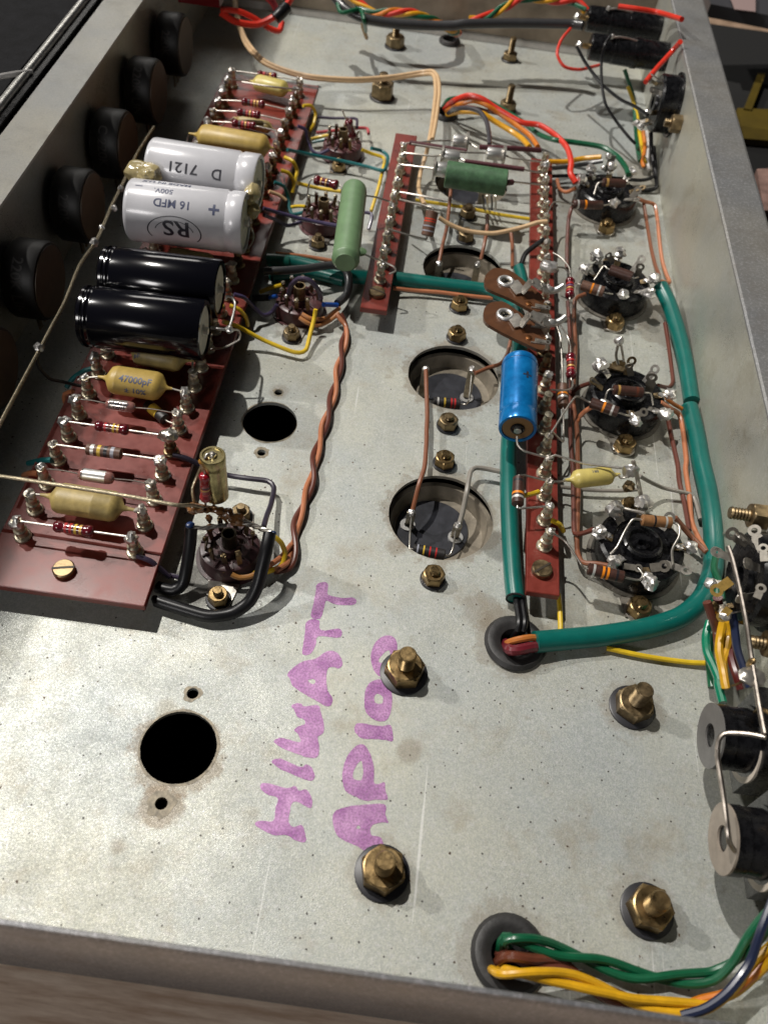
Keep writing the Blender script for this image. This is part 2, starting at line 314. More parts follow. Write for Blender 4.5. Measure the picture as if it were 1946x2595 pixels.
def text_on_cyl(b, s, size, A, ax, r, t0, ang, m, flip=1, sx=1., flat=1.):
    # A axis start, ax unit axis, text runs along the axis centred on t0, at angle ang from the upward direction towards the camera side
    vs,fs=text_tris(s,size); ax=Vector(ax).normalized(); e1=(Vector((0,0,1))-ax*ax.z).normalized(); e2=Vector(ax).cross(e1)
    if e2.y>0: e2=-e2                       # e2 faces the viewer (-Y)
    out=[]
    for x,y,z in vs:
        a=math.radians(ang)-flip*y/r
        out.append(Vector(A)+ax*(t0+flip*x*sx)+(e1*math.cos(a)*flat+e2*math.sin(a))*(r+.006))
    b.add(out,fs,m)
def fillshape(outer, holes, depth, name, m, parent=None, z=0, kinds=None, zs=None):
    cu=bpy.data.curves.new('f','CURVE'); cu.dimensions='2D'; cu.fill_mode='BOTH'; cu.extrude=depth/2
    for pl in [outer]+holes if outer else holes:
        sp=cu.splines.new('POLY'); sp.points.add(len(pl)-1); sp.use_cyclic_u=True
        for i,q in enumerate(pl): sp.points[i].co=(q[0],q[1],0,1)
    o=bpy.data.objects.new('f',cu); S.collection.objects.link(o); dg=bpy.context.evaluated_depsgraph_get(); me=bpy.data.meshes.new_from_object(o.evaluated_get(dg))
    bpy.data.objects.remove(o); bpy.data.curves.remove(cu); me.materials.clear(); me.materials.append(m); me.name=name
    me.polygons.foreach_set('material_index',[0]*len(me.polygons))
    ob=bpy.data.objects.new(name,me); S.collection.objects.link(ob); ob.location=(0,0,z)
    if parent: ob.parent=parent; ob.location=Vector((0,0,z))-Vector(parent.location)
    return ob
def circ(cx,cy,r,n=48,jit=0): return [(cx+(r+jit*random.uniform(-1,1))*math.cos(2*math.pi*k/n),cy+(r+jit*random.uniform(-1,1))*math.sin(2*math.pi*k/n)) for k in range(n)]
# ================================================================== SETTING
b=MB(); b.box((0,40,-10.5),(260,240,3),mat('worn_wood',(.30,.19,.12),.5,var=.5,vscale=.35,col2=(.42,.29,.20),bump=.2,bscale=2)); tag(b.build('workbench_top'),'pale worn wooden bench top in front of the chassis','bench',kind='structure')
b=MB(); b.blob((-4.7,1.0,-.4),.34,GLUE,.5,14,2,(1,.9,.15)); b.blob((-4.4,.5,-.4),.25,GLUE,.5,12,5,(.8,1.3,.15)); tag(b.build('glue_smear'),'greenish dried glue smear on the wooden bench top','smear')
CLOTH=mat('black_fabric',(.011,.011,.013),.95,var=.5,vscale=1.2,bump=1.,bscale=9)
b=MB()
n=26; vs=[]; fs=[]
for i in range(n+1):
    for j in range(10):
        y=6+i*3.4; x=-17.7-j*(1.2+j*.45); z=3.0+1.2*noise.noise(Vector((y*.07,x*.12,2)))*min(1,j*.4)+.5*abs(math.sin(x*.35+y*.12))*min(1,j*.3)-(3. if j==0 else 0)
        vs.append((x,y,z))
for i in range(n+1): vs.append((-90,6+i*3.4,3))
for i in range(n):
    for j in range(9): a=i*10+j; fs.append((a,a+10,a+11,a+1))
    a=i*10+9; c0=(n+1)*10+i; fs.append((a,a+10,c0+1,c0))
b.add(vs,fs,CLOTH); tag(b.build('black_cloth'),'black woven cloth lying beyond the left flange','cloth')
wire('white_cable','thin white cable lying across the black fabric at the upper left edge',WHT,.12,'A',[(-60,515,5.2),(0,497,5.2),(90,480,5.2),(205,465,5.0)],cat='cable')
# chassis -------------------------------------------------------------
WOODM=bpy.data.materials.new('pale_wood'); WOODM.use_nodes=True; nt=WOODM.node_tree; pb=nt.nodes['Principled BSDF']; pb.inputs['Roughness'].default_value=.5
tc=nt.nodes.new('ShaderNodeTexCoord'); mp=nt.nodes.new('ShaderNodeMapping'); mp.inputs['Scale'].default_value=(.25,2.6,1); mp.inputs['Rotation'].default_value=(0,0,.7); nt.links.new(tc.outputs['Object'],mp.inputs['Vector'])
nz=nt.nodes.new('ShaderNodeTexNoise'); nz.inputs['Scale'].default_value=1.4; nz.inputs['Detail'].default_value=8; nz.inputs['Roughness'].default_value=.7; nt.links.new(mp.outputs[0],nz.inputs['Vector'])
rp=nt.nodes.new('ShaderNodeValToRGB'); rp.color_ramp.elements[0].position=.38; rp.color_ramp.elements[1].position=.6; rp.color_ramp.elements[0].color=(.55,.38,.27,1); rp.color_ramp.elements[1].color=(.86,.70,.56,1); nt.links.new(nz.outputs['Fac'],rp.inputs['Fac']); nt.links.new(rp.outputs['Color'],pb.inputs['Base Color'])
XL,XR,YF,YB,HT=-14.95,11.6,2.95,55.35,4.8
b=MB(); b.box((0,-13.5,-1.4),(120,33.2,2.0),WOODM); tag(b.build('bench_plank'),'pale brown wooden plank under the front edge of the chassis','plank')
ch=thing('metal_chassis',(0,30,0),'open zinc plated steel amplifier chassis with purple marker writing on its floor','chassis')
holes=[circ(-4.72,8.55,1.05,64,.012),circ(-4.64,21.15,1.0,64,.006),circ(-4.74,10.17,.17,20),circ(-4.77,6.96,.17,20),circ(-4.62,22.71,.15,20),circ(-4.64,19.61,.15,20)]
CANS=[(1.98,17.9),(1.98,24.95),(1.98,31.95),(1.98,39.0)]
holes+=[circ(x,y,1.82,72,.008) for x,y in CANS]
GROM=[(4.61,13.3,.62),(4.62,4.5,.6),(-.11,54.2,.5),(.25,45.3,.55)]
holes+=[circ(x,y,.5,24) for x,y,r in GROM]
fillshape([(XL,YF),(XR,YF),(XR,YB),(XL,YB)],holes,.14,'floor_plate',ZF,ch,z=-.07)
def wall(name,poly,vec,m):
    b=MB(); b.prism(poly,vec,m); return b.build(name,ch,smooth=0)
wall('side_wall',[(XL-.15,YF,-.14),(XL,YF,-.14),(XL,YF,HT-.12),(XL-.15,YF,HT-.12)],(0,YB-YF,0),ZW)
wall('side_wall',[(XR,YF,-.14),(XR+.15,YF,-.14),(XR+.15,YF,HT-.12),(XR,YF,HT-.12)],(0,YB-YF,0),ZW)
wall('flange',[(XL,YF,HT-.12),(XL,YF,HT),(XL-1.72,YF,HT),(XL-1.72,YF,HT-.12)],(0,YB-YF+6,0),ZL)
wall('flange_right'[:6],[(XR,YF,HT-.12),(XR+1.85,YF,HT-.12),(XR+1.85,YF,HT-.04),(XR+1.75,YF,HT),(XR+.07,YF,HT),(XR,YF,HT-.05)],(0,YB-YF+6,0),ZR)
wall('rear_wall',[(XL,YB,-.14),(XL,YB+.15,-.14),(XL,YB+.15,HT),(XL,YB,HT)],(XR-XL,0,0),mat('brown_tinted_zinc',(.30,.245,.19),.4,.3,var=.35,vscale=.4,bump=.2,bscale=8))
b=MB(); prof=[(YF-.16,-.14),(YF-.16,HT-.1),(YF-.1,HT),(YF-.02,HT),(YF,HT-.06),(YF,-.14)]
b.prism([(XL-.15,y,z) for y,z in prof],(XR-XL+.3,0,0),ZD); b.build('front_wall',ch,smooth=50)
b=MB(); b.prism([(XL-.15-.0,YB-.0-.001,.0),(XL-.15,YB-.32,.002),(XL-.15,YB-.02,.32)],(XR-XL+.15,0,0),mat('bright_bend',(.70,.68,.62),.3,.3,var=.15,vscale=1)); b.build('rear_bend',ch,smooth=0)
# dark plate and chrome trim beyond the left flange
b=MB(); b.box((-17.0,36,2.0),(.35,46,5.9),BLACKP); o=thing('front_panel',(-17,36,0),'black amplifier front panel with bright trim along the left flange','panel'); b.build('panel_board',o,smooth=0)
b=MB(); b.lathe((-17.3,12,5.0),(0,1,0),[(0,.19),(48,.19)],12,mat('chrome_trim',(.75,.74,.70),.38,.8,var=.3,vscale=3)); b.build('trim',o)
# marker writing (ink film)
INKM=bpy.data.materials.new('purple_marker_ink'); INKM.use_nodes=True; nt=INKM.node_tree; pb=nt.nodes['Principled BSDF']; pb.inputs['Roughness'].default_value=.4; pb.inputs['Metallic'].default_value=.2
tc=nt.nodes.new('ShaderNodeTexCoord'); nz=nt.nodes.new('ShaderNodeTexNoise'); nz.inputs['Scale'].default_value=1.1; nz.inputs['Detail'].default_value=8; nz.inputs['Roughness'].default_value=.7; nt.links.new(tc.outputs['Object'],nz.inputs['Vector'])
rp=nt.nodes.new('ShaderNodeValToRGB'); rp.color_ramp.elements[0].position=.35; rp.color_ramp.elements[1].position=.65; rp.color_ramp.elements[0].color=(.33,.12,.34,1); rp.color_ramp.elements[1].color=(.62,.34,.60,1); nt.links.new(nz.outputs['Fac'],rp.inputs['Fac']); nt.links.new(rp.outputs['Color'],pb.inputs['Base Color'])
n3=nt.nodes.new('ShaderNodeTexNoise'); n3.inputs['Scale'].default_value=15; n3.inputs['Detail'].default_value=3; nt.links.new(tc.outputs['Object'],n3.inputs['Vector'])
mr=nt.nodes.new('ShaderNodeMapRange'); mr.inputs['From Min'].default_value=.35; mr.inputs['From Max'].default_value=.7; mr.inputs['To Min'].default_value=.97; mr.inputs['To Max'].default_value=.38; nt.links.new(n3.outputs['Fac'],mr.inputs['Value']); nt.links.new(mr.outputs[0],pb.inputs['Alpha'])
LET={'H':[[(155,1420),(175,1390),(240,1400),(330,1425),(385,1410),(410,1440),(460,1435),(495,1490),(495,1550),(465,1550),(400,1515),(365,1525),(350,1580),(345,1650),(375,1680),(430,1670),(455,1740),(450,1780),(390,1770),(330,1735),(250,1735),(180,1705),(120,1665),(150,1640),(240,1640),(255,1560),(270,1490),(200,1465)]],
'I':[[(230,1250),(290,1230),(380,1270),(430,1285),(460,1268),(495,1290),(515,1345),(495,1375),(440,1365),(350,1325),(290,1300)]],
'W':[[(360,885),(390,865),(425,868),(440,885),(490,880),(540,880),(555,930),(575,1000),(570,1060),(535,1090),(545,1160),(530,1220),(470,1222),(400,1200),(320,1170),(275,1145),(245,1115),(290,1092),(360,1110),(420,1120),(405,1070),(380,1045),(400,1020),(450,1000),(440,970),(400,955),(380,910)]],
'A':[[(335,670),(420,595),(520,570),(590,525),(645,522),(685,560),(697,610),(670,635),(630,625),(600,640),(590,700),(600,780),(630,830),(620,880),(580,880),(510,840),(440,800),(370,750),(350,700)],[(470,715),(500,705),(520,720),(500,740)]],
'T':[[(455,340),(480,315),(515,310),(545,325),(545,365),(570,385),(640,375),(680,375),(695,400),(680,430),(640,432),(570,422),(530,430),(520,480),(495,530),(460,548),(432,535),(440,470),(450,400)]],
't':[[(530,80),(580,65),(603,85),(600,145),(640,160),(700,170),(765,168),(790,190),(770,215),(700,218),(640,210),(590,190),(575,240),(550,305),(490,295),(505,210),(520,130)]],
'a':[[(632,1610),(660,1570),(740,1545),(850,1532),(960,1528),(985,1550),(980,1600),(998,1650),(960,1650),(900,1665),(880,1700),(890,1735),(940,1745),(960,1770),(970,1830),(930,1840),(865,1848),(800,1810),(720,1775),(665,1740),(640,1680)],[(790,1680),(802,1670),(815,1685),(800,1694)]],
'P':[[(697,1380),(700,1300),(730,1210),(790,1145),(840,1140),(880,1200),(905,1290),(905,1385),(940,1395),(975,1385),(980,1440),(993,1500),(920,1500),(850,1508),(780,1480),(720,1445)],[(765,1350),(780,1290),(820,1245),(832,1300),(825,1365),(790,1372)]],
'1':[[(775,1040),(790,1000),(840,998),(890,1008),(960,1015),(1015,1012),(1030,1110),(980,1108),(900,1100),(830,1098),(795,1075)]],
'0':[[(840,830),(860,750),(910,712),(970,712),(1010,740),(1022,800),(1022,880),(1000,960),(960,985),(900,970),(850,920)],[(905,830),(925,802),(960,820),(962,860),(940,870),(915,860)]],
'o':[[(885,540),(910,470),(960,425),(1015,420),(1050,450),(1058,520),(1040,590),(1000,640),(975,700),(920,670),(890,610)],[(935,580),(965,540),(1000,515),(1010,540),(985,575),(950,600)]]}
def closed_smooth(pts,k=5):
    n=len(pts); out=[]
    for i in range(n):
        a,b_,c,d=[Vector(pts[(i+j-1)%n]) for j in range(4)]
        for q in range(k):
            t=q/k; v=.5*((2*b_)+(c-a)*t+(2*a-5*b_+4*c-d)*t*t+(-a+3*b_-3*c+d)*t**3)
            v=v+Vector((noise.noise(v*.09),noise.noise(v*.09+Vector((50,0))) if False else noise.noise(Vector((v[0]*.09,v[1]*.09,9)))))*3 if False else v+Vector((3*noise.noise(Vector((v[0]*.08,v[1]*.08,1))),3*noise.noise(Vector((v[0]*.08,v[1]*.08,7)))))
            out.append(tuple(v))
    return out
for k_,pl in LET.items():
    P=[[tuple(at('S',x,y,0)[:2]) for x,y in closed_smooth([Vector(q) for q in l])] for l in pl]
    fillshape(P[0],P[1:],.004,'marker_letter',INKM,ch,z=.006)
# worn rims and stains round the punched holes
WORN=mat('bare_rim',(.20,.17,.12),.5,.2,var=.6,vscale=5)
for (x,y,r0,r1) in ((-4.72,8.55,1.05,1.12),(-4.74,10.17,.17,.27),(-4.77,6.96,.17,.36),(-4.62,22.71,.15,.2),(-4.64,19.61,.15,.26),(-4.64,21.15,1.0,1.04)):
    b=MB(); seg=40; rg=lambda z,r,j:[(x+(r+j*noise.noise(Vector((math.cos(a)*2,math.sin(a)*2,x+y))))*math.cos(a),y+(r+j*noise.noise(Vector((math.cos(a)*2,math.sin(a)*2,x+y))))*math.sin(a),z) for a in [2*math.pi*k/seg for k in range(seg)]]
    b.rings([rg(.001,r0,0),rg(.001,r1,.1 if r1<.4 else .06),rg(.006,r1,.1 if r1<.4 else .06),rg(.006,r0,0)],WORN,closed=True); b.build('worn_rim',ch)
b=MB(); b.box((-44.1,73,70),(16.6,74,1.5),MT['worn_wood']); tag(b.build('overhead_light_blocker'),'added slab out of view above the bench, blocking lamp light from the left wall','shelf')  # unseen slab added to keep bench lamp light off the left wall
# far right background: shelf with black boxes and yellow stripes
b=MB(); b.box((24,42,-4),(18,60,1),HOLE); tag(b.build('dark_shelf'),'dark shelf beyond the right flange','shelf')
YSTR=mat('dull_yellow_paint',(.085,.058,.005),.5,var=.2,vscale=.5)
def rbox(name,c,x,y,z,d,m,label,cat,rz=0):
    p=at(c,x,y,z,None); b=MB(); b.box(p,d,m,Matrix.Rotation(rz,3,'Z')); return tag(b.build(name,smooth=0),label,cat)
def rplate(name,c,pts,z,h,m,label,cat):
    b=MB(); b.prism([at(c,x,y,z,None) for x,y in pts],(0,0,-h),m); return tag(b.build(name,smooth=0),label,cat)
rplate('yellow_strip','D',[(1420,830),(1760,845),(1760,1090),(1470,1065)],-3,.4,YSTR,'broad dull yellow strip across the dark shelf right of the chassis','strip')
rplate('yellow_strip','D',[(1580,560),(1640,560),(1530,845),(1470,835)],-2.9,.3,YSTR,'narrow slanting yellow strip above the broad one, right of the chassis','strip')
rplate('grey_tray','D',[(1180,-60),(1800,-60),(1800,150),(1650,115),(1215,30)],1,.8,mat('grey_plastic',(.05,.05,.055),.4),'grey tray at the top right corner beyond the flange','tray')
rplate('pink_paper','D',[(1360,-40),(1560,-40),(1560,90),(1400,70)],1.3,.05,mat('pink_paper',(.28,.20,.19),.6),'pale pink paper lying in the grey tray','paper')
rplate('pink_rag','D',[(1570,1300),(1760,1290),(1760,1620),(1625,1620),(1600,1480)],-2,.6,mat('pink_cloth',(.28,.17,.14),.8,var=.4,vscale=1),'pale pink rag on the dark shelf right of the flange','rag')
# ================================================================== HARDWARE
def hexpts(c,r,a=0): return [(c[0]+r*math.cos(a+k*math.pi/3),c[1]+r*math.sin(a+k*math.pi/3)) for k in range(6)]
def nutmesh(b,R,z0,h,m,a=0,bev=.08):
    # hexagon with chamfered upper corners
    seg=36; rings=[]
    def hexr(t): t=(t-a)%(math.pi/3); return R*math.cos(math.pi/6)/math.cos(t-math.pi/6)
    inr=R*math.cos(math.pi/6)
    for z,lim in ((z0,R),(z0+h-bev*.7,R),(z0+h-bev*.2,inr*1.02),(z0+h,inr*.93)):
        rings.append([(min(hexr(t),lim)*math.cos(t),min(hexr(t),lim)*math.sin(t),z) for t in [a+2*math.pi*k/seg for k in range(seg)]])
    b.rings(rings,m)
def studprof(r,h,pitch=.085):
    pr=[(0,r*.9)]; z=0
    while z<h-.08: pr+= [(z+pitch*.5,r),(z+pitch,r*.82)]; z+=pitch
    return pr+[(h-.05,r),(h,r*.86),(h+.001,0)]
def bolt(name,x,y,R,hn,hs,rs,label,m=BRASS,wr=None,group=None,a=.3,stub=True,wm=WASH,tall=1):
    t=thing(name,(x,y,0),label,'bolt' if rs>.18 else 'nut',group)
    def sub(nm,b,sm=30): o=b.build(nm,None,sm,origin=(0,0,0)); o.parent=t; return o
    b=MB(); b.lathe((0,0,0),(0,0,1),[(0,(wr or R*1.12)),(.07,(wr or R*1.12)),(.09,(wr or R*1.12)*.94),(.091,0)],28,wm); sub('washer',b)
    b=MB(); nutmesh(b,R,.09,hn,m,a); sub('nut',b,14)
    b=MB(); b.lathe((0,0,.09),(0,0,1),studprof(rs,hs),18,m); sub('stud',b)
    return t
bolt('hex_bolt',1.27,11.75,.60,.50,1.2,.265,'large brass bolt beside the last marker zero, nearest the upper valve holes',wr=.72,group='transformer bolts with brass nuts',a=.2)
bolt('hex_bolt',1.27,6.0,.60,.50,1.12,.265,'large brass bolt just below the marker letter A at the bottom',wr=.72,group='transformer bolts with brass nuts',a=.75)
bolt('hex_bolt',8.2,11.7,.58,.42,1.18,.265,'dull brass bolt below the long green sleeve on the right of the chassis floor',m=BRASSD,wr=.70,group='transformer bolts with brass nuts',a=.5)
bolt('hex_bolt',8.2,6.0,.58,.46,1.05,.265,'brass bolt right of the front rubber grommet',wr=.70,group='transformer bolts with brass nuts',a=.9)
bolt('hex_bolt',-3.3,52.6,.55,.55,1.2,.22,'dark rear bolt beside the grounded tag under the black harness',m=BRASSD,group='rear choke bolts',a=.1)
bolt('hex_bolt',-3.35,46.3,.62,.75,1.25,.24,'dark brown bolt under the cream wire pair behind the left board',m=BRASSD,group='rear choke bolts',a=.4)
bolt('hex_bolt',3.6,53.0,.45,.35,1.2,.2,'rear bolt with bare threads left of the black fuse holders',m=BRASSD,group='rear choke bolts',a=.4)
bolt('hex_bolt',3.6,46.9,.45,.4,1.3,.2,'dark bolt standing behind the red and green wire bundle',m=BRASSD,group='rear choke bolts',a=.9)
for (x,y,lab,a,m) in ((1.88,15.25,'brass nut directly in front of the nearest round capacitor opening',.1,BRASS),(1.9,20.3,'brass nut directly behind the nearest round capacitor opening',.5,BRASS),(1.9,22.2,'brass nut in front of the second round capacitor opening',.2,BRASSD),
  (1.93,27.25,'brass nut behind the second round capacitor opening',.9,BRASS),(1.93,29.2,'brass nut just in front of the green sleeve that crosses the floor',.4,BRASS),(1.93,36.1,'dark nut under the green enamelled capacitor',.3,BRASSD),(1.93,34.2,'dull nut behind the third round capacitor opening',.6,BRASSD)):
    bolt('hex_nut',x,y,.38,.34,.52,.17,lab,m=m,wr=.42,group='brass nuts holding the filter capacitors',a=a)
for (x,y,lab,a,m) in ((-4.72,13.35,'brass nut in front of the burnt near valve socket, inside the black cable loop',.4,BRASS),(-4.72,16.65,'dirty nut behind the burnt near valve socket',.7,BRASSD),
  (-4.68,25.85,'greenish dull nut in front of the socket with the bent yellow wire',.2,BRASSD),(-4.62,32.1,'dull nut in front of the socket beside the green capacitor',.6,BRASSD),(-4.62,38.45,'brass nut in front of the farthest purple socket',.1,BRASS)):
    bolt('hex_nut',x,y,.33,.33,.55,.15,lab,m=m,wr=.40,group='nuts holding the small valve sockets',a=a)
for i,(y,lab,m) in enumerate(((15.15,'brass nut in front of the nearest octal socket',BRASS),(19.3,'brass nut behind the nearest octal socket, under the yellow capacitor leads',BRASS),(22.35,'brass nut in front of the second octal socket',BRASS),(26.45,'brass nut behind the second octal socket, among its tags',BRASS),
  (29.45,'brass nut in front of the third octal socket',BRASS),(33.5,'brass nut behind the third octal socket',BRASSD),(36.5,'brass nut in front of the farthest octal socket',BRASS))):
    bolt('hex_nut',8.6,y,.40,.36,.55,.19,lab,m=m,wr=.44,group='brass nuts holding the octal sockets',a=.3+i*.37,wm=STEEL)
# grommets
for (x,y,r),lab in zip(GROM,('black rubber grommet at the lower end of the vertical green sleeve','large black rubber grommet in the front right passing the yellow and green wires','rear black grommet under the twisted harness by the rear wall','black grommet feeding the red and orange wire bundle')):
    b=MB(); R=.97 if y<20 else .66
    b.lathe((x,y,-.3),(0,0,1),[(0,.47),(.3,.47),(.301,R*.96),(.40,R),(.52,R*.9),(.56,R*.75),(.52,R*.62),(.45,.46),(0,.40)],30,RUBBER)
    b.lathe((x,y,-.28),(0,0,1),[(0,.45),(.05,.45)],20,HOLE)
    tag(b.build('rubber_grommet'),lab,'grommet','rubber grommets in the floor')
# near-black sheets stand in for the shade seen through the holes
b=MB(); b.box((0,29,-5.2),(26,51,.2),mat('underside_shade',(.006,.006,.006),.9)); tag(b.build('shade_sheet'),kind='structure',label='near-black sheet standing in for shade below the chassis floor')
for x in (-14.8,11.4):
    b=MB(); b.box((x,29,-2.7),(.2,51,4.8),MT['underside_shade']); tag(b.build('shade_sheet'),kind='structure')
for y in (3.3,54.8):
    b=MB(); b.box((-1.7,y,-2.7),(25.8,.2,4.8),MT['underside_shade']); tag(b.build('shade_sheet'),kind='structure')
# ------------------------------------------------------------------ filter cans in the four round openings
def can(x,y,label,dc,eyes,tops):
    t=thing('can_capacitor',(x,y,-1.2),label,'capacitor','can capacitors seen through round openings')
    b=MB(); b.lathe((x,y,-1.0),(0,0,1),[(-.5,1.9),(.55,1.9),(.56,1.72),(.2,1.66),(.0,1.6),(-.02,1.3)],56,CANR); b.build('can_rim',t)
    b=MB(); b.lathe((dc.x,dc.y,-1.05),(0,0,1),[(-.2,1.3),(.05,1.3),(.08,1.27),(.081,0)],56,CANB); b.build('phenolic_disc',t)
    for e,tp in zip(eyes,tops):
        b=MB(); b.ringplate((e.x,e.y,-.96),(0,0,1),.12,.27,.05,ALU,20); d=(tp-Vector((tp.x,e.y,-.93))); b.build('eyelet',t)
        b=MB(); m_=(Vector((tp.x,e.y,-.93))+tp)/2; b.box(m_,(.30,.05,d.length),TIN,Matrix.Rotation(-math.atan2(d.y,d.z),3,'X')); b.blob(tp,.14,SOLDER,.3,seed=e.x); b.build('terminal',t)
    return t
_v=lambda c,*p: [at(c,*q) for q in p]
CANT=[can(*CANS[0],'near round capacitor opening with black disc, salmon and grey wires on its terminals',at('O',588,725,-.97),_v('O',(400,695,-.95),(765,790,-.95)),_v('O',(430,600,-.1),(785,700,-.1))),
can(*CANS[1],'second round capacitor opening with a carbon resistor across its terminals',at('K',725,1210,-.97),_v('K',(515,1225,-.95),(850,1232,-.95)),_v('K',(540,1015,.3),(893,1015,.3))),
can(*CANS[2],'third round capacitor opening, partly behind the horizontal green sleeve',Vector((1.75,31.7,0)),[Vector((.95,31.8,0)),Vector((2.6,31.8,0))],_v('K',(645,205,.3),(935,215,.3))),
can(*CANS[3],'farthest capacitor opening under the green enamelled capacitor',Vector((1.75,38.8,0)),[Vector((.95,38.8,0)),Vector((2.6,38.8,0))],[Vector((.95,38.8,.3)),Vector((2.6,38.8,.3))])]
# ------------------------------------------------------------------ terminal boards
ZT=.95
tur=MB()
tur.lathe((0,0,0),(0,0,1),[(0,.265),(.07,.27),(.11,.24),(.12,.19),(.26,.185),(.31,.205),(.38,.205),(.42,.15),(.52,.145),(.56,.165),(.62,.165),(.66,.135),(.78,.13),(.80,.155),(.86,.155),(.88,0)],16,TIN)
tob=tur.build('turret',None,40,origin=(0,0,0)); tmesh=tob.data; bpy.data.objects.remove(tob)
tm2=tmesh.copy(); tm2.materials.clear(); tm2.materials.append(BRASSD)
sold=[]
for k in range(9):
    b=MB(); b.blob((0,0,.80),.185+.012*(k%3),SOLDER if k%3 else mat('dull_solder',(.40,.37,.33),.45,.7,var=.4,vscale=6),.7,14,k*1.7,(1,.95,.8+.1*(k%4))) 
    if k in (4,7): b.blob((.15,0,.84),.11,SOLDER,.5,8,k,(1.8,.6,.6))
    if k==2: b.blob((.1,.05,.72),.16,SOLDER,.4,8,9)
    o=b.build('solder',None,60,origin=(0,0,0)); sold.append(o.data); bpy.data.objects.remove(o)
def board(name,x0,x1,y0,y1,label,cols,screws,joints=()):
    t=thing(name,((x0+x1)/2,(y0+y1)/2,0),label,'circuit board','red terminal boards'); o0=Vector(t.location)
    b=MB(); c=.05
    b.prism([(x0,y0,ZT-.27),(x1,y0,ZT-.27),(x1,y1,ZT-.27),(x0,y1,ZT-.27)],(0,0,.27),BOARD); pn=b.build('panel',t,smooth=0)
    bv=pn.modifiers.new('bevel','BEVEL'); bv.width=.025; bv.segments=1
    for (sx,sy,a) in screws:
        b=MB(); b.lathe((sx,sy,ZT),(0,0,1),[(0,.33),(.16,.33),(.2,.29),(.205,.0)],26,BRASSD)
        s=b.build('screw',t,30); d=Vector((math.cos(a),math.sin(a),0)); n=Vector((-d.y,d.x,0)); p=Vector((sx,sy,ZT+.2))
        b=MB(); b.box(p+Vector((0,0,.0)),(.66,.07,.03),mat('slot_dark',(.03,.02,.01),.6),Matrix.Rotation(a,3,'Z')); b.build('slot',s,0)
        b=MB(); b.lathe((sx,sy,0),(0,0,1),[(0,.22),(ZT-.275,.22)],16,FIBRE); b.build('standoff',t)
    for X,ys,br in cols:
        for i,y in enumerate(ys):
            o=bpy.data.objects.new('turret',tm2 if (i in br) else tmesh); S.collection.objects.link(o); o.parent=t; o.location=Vector((X,y,ZT))-o0; o.rotation_euler=(0,0,random.random()*6)
            if X>5 and i in (5,6,8): continue
            s=bpy.data.objects.new('solder',sold[random.randrange(9)]); S.collection.objects.link(s); s.parent=o; k=random.uniform(.8,1.05)*(1 if X<-5 else .8); s.scale=(k,k,random.uniform(.95,1.02)); s.rotation_euler=(0,0,random.random()*6)
    return t
LY=[14.06+1.045*k for k in range(29)]; CY=[29.05+1.05*k for k in range(10)]; RY=[16.53+1.045*k for k in range(23)]
LXL,LXR,CX,RX=-10.92,-7.42,-1.54,5.33
TL=board('terminal_board',-11.65,-6.62,12.25,44.7,'wide red terminal board along the left with large capacitors on it',[(LXL,LY,set(range(15,28))),(LXR,LY,{4}|set(range(14,28)))],[(-9.28,13.05,.25)])
TC=board('terminal_board',-2.12,-1.03,27.2,41.05,'short narrow red terminal board in the middle with one column of turrets',[(CX,CY,set())],[(-1.56,28.15,-.35)])
TR=board('terminal_board',4.77,5.83,14.7,40.5,'long narrow red terminal board beside the vertical green sleeve',[(RX,RY,{8,9,10,11})],[(5.24,15.55,.7)])
def T(col,k,z=1.78):
    X,Y={'L':(LXL,LY),'R':(LXR,LY),'C':(CX,CY),'B':(RX,RY)}[col]; return Vector((X,Y[k],z))
# ------------------------------------------------------------------ axial components
def frame(P0,P1): P0,P1=Vector(P0),Vector(P1); return P0,P1,(P1-P0).normalized(),(P1-P0).length
def resistor(label,P0,P1,style='m',bands='ryyg',r=.18,leads=(None,None),lr=.037,body=None,group=None,name='resistor'):
    P0,P1,ax,L=frame(P0,P1); base={'m':MAROON,'c':CARB,'d':CARBD,'t':CARBL,'k':mat('black_carbon',(.02,.018,.018),.45)}[style] if body is None else body
    t=thing(name,(P0+P1)/2,label,'resistor',group); b=MB(); n=len(bands)
    if style=='m':
        pr=[(0,r*.35,base),(.02*L,r*.8,base),(.08*L,r,base),(.18*L,r,base),(.22*L,r*.84,base)]; s0,s1=.26,.76
    else:
        pr=[(0,r*.8,base),(.025*L,r,base)]; s0,s1=.1,.86
    rr=r*.84 if style=='m' else r
    st=(s1-s0)*L/max(1,n)
    for i,ch_ in enumerate(bands):
        a=s0*L+i*st
        if ch_!='.': pr+=[(a+st*.2,rr*1.0,base),(a+st*.2+.001,rr*1.015,BD[ch_]),(a+st*.72,rr*1.015,BD[ch_]),(a+st*.72+.001,rr,base)]
    pr+= [(.78*L,r*.84,base),(.82*L,r,base),(.92*L,r,base),(.98*L,r*.8,base),(L,r*.35,base)] if style=='m' else [(.975*L,r,base),(L,r*.8,base)]
    b.lathe(P0,ax,pr,18,base); b.build('body',t,50)
    for i,ld in enumerate(leads):
        if ld is None: continue
        q=[P0+ax*.02,P0-ax*.12] if i==0 else [P1-ax*.02,P1+ax*.12]
        b=MB(); b.tube(smooth_path(q+[Vector(v) for v in ld],.1),lr,LEAD,7); b.build('lead',t,60)
    return t
def between(A,B,L,f=.5,dz=0): A,B=Vector(A),Vector(B); d=(B-A).normalized(); c=A.lerp(B,f)+Vector((0,0,dz)); return c-d*L/2,c+d*L/2
def onboard(label,k,style,bands,L,r,f,dz=0,body=None,col=('L','R'),lr=.037):
    A,B=T(col[0],k),T(col[1],k); p,q=between(A,B,L,f,dz); return resistor(label,p,q,style,bands,r,([A],[B]),lr,body,group='resistors on the left board')
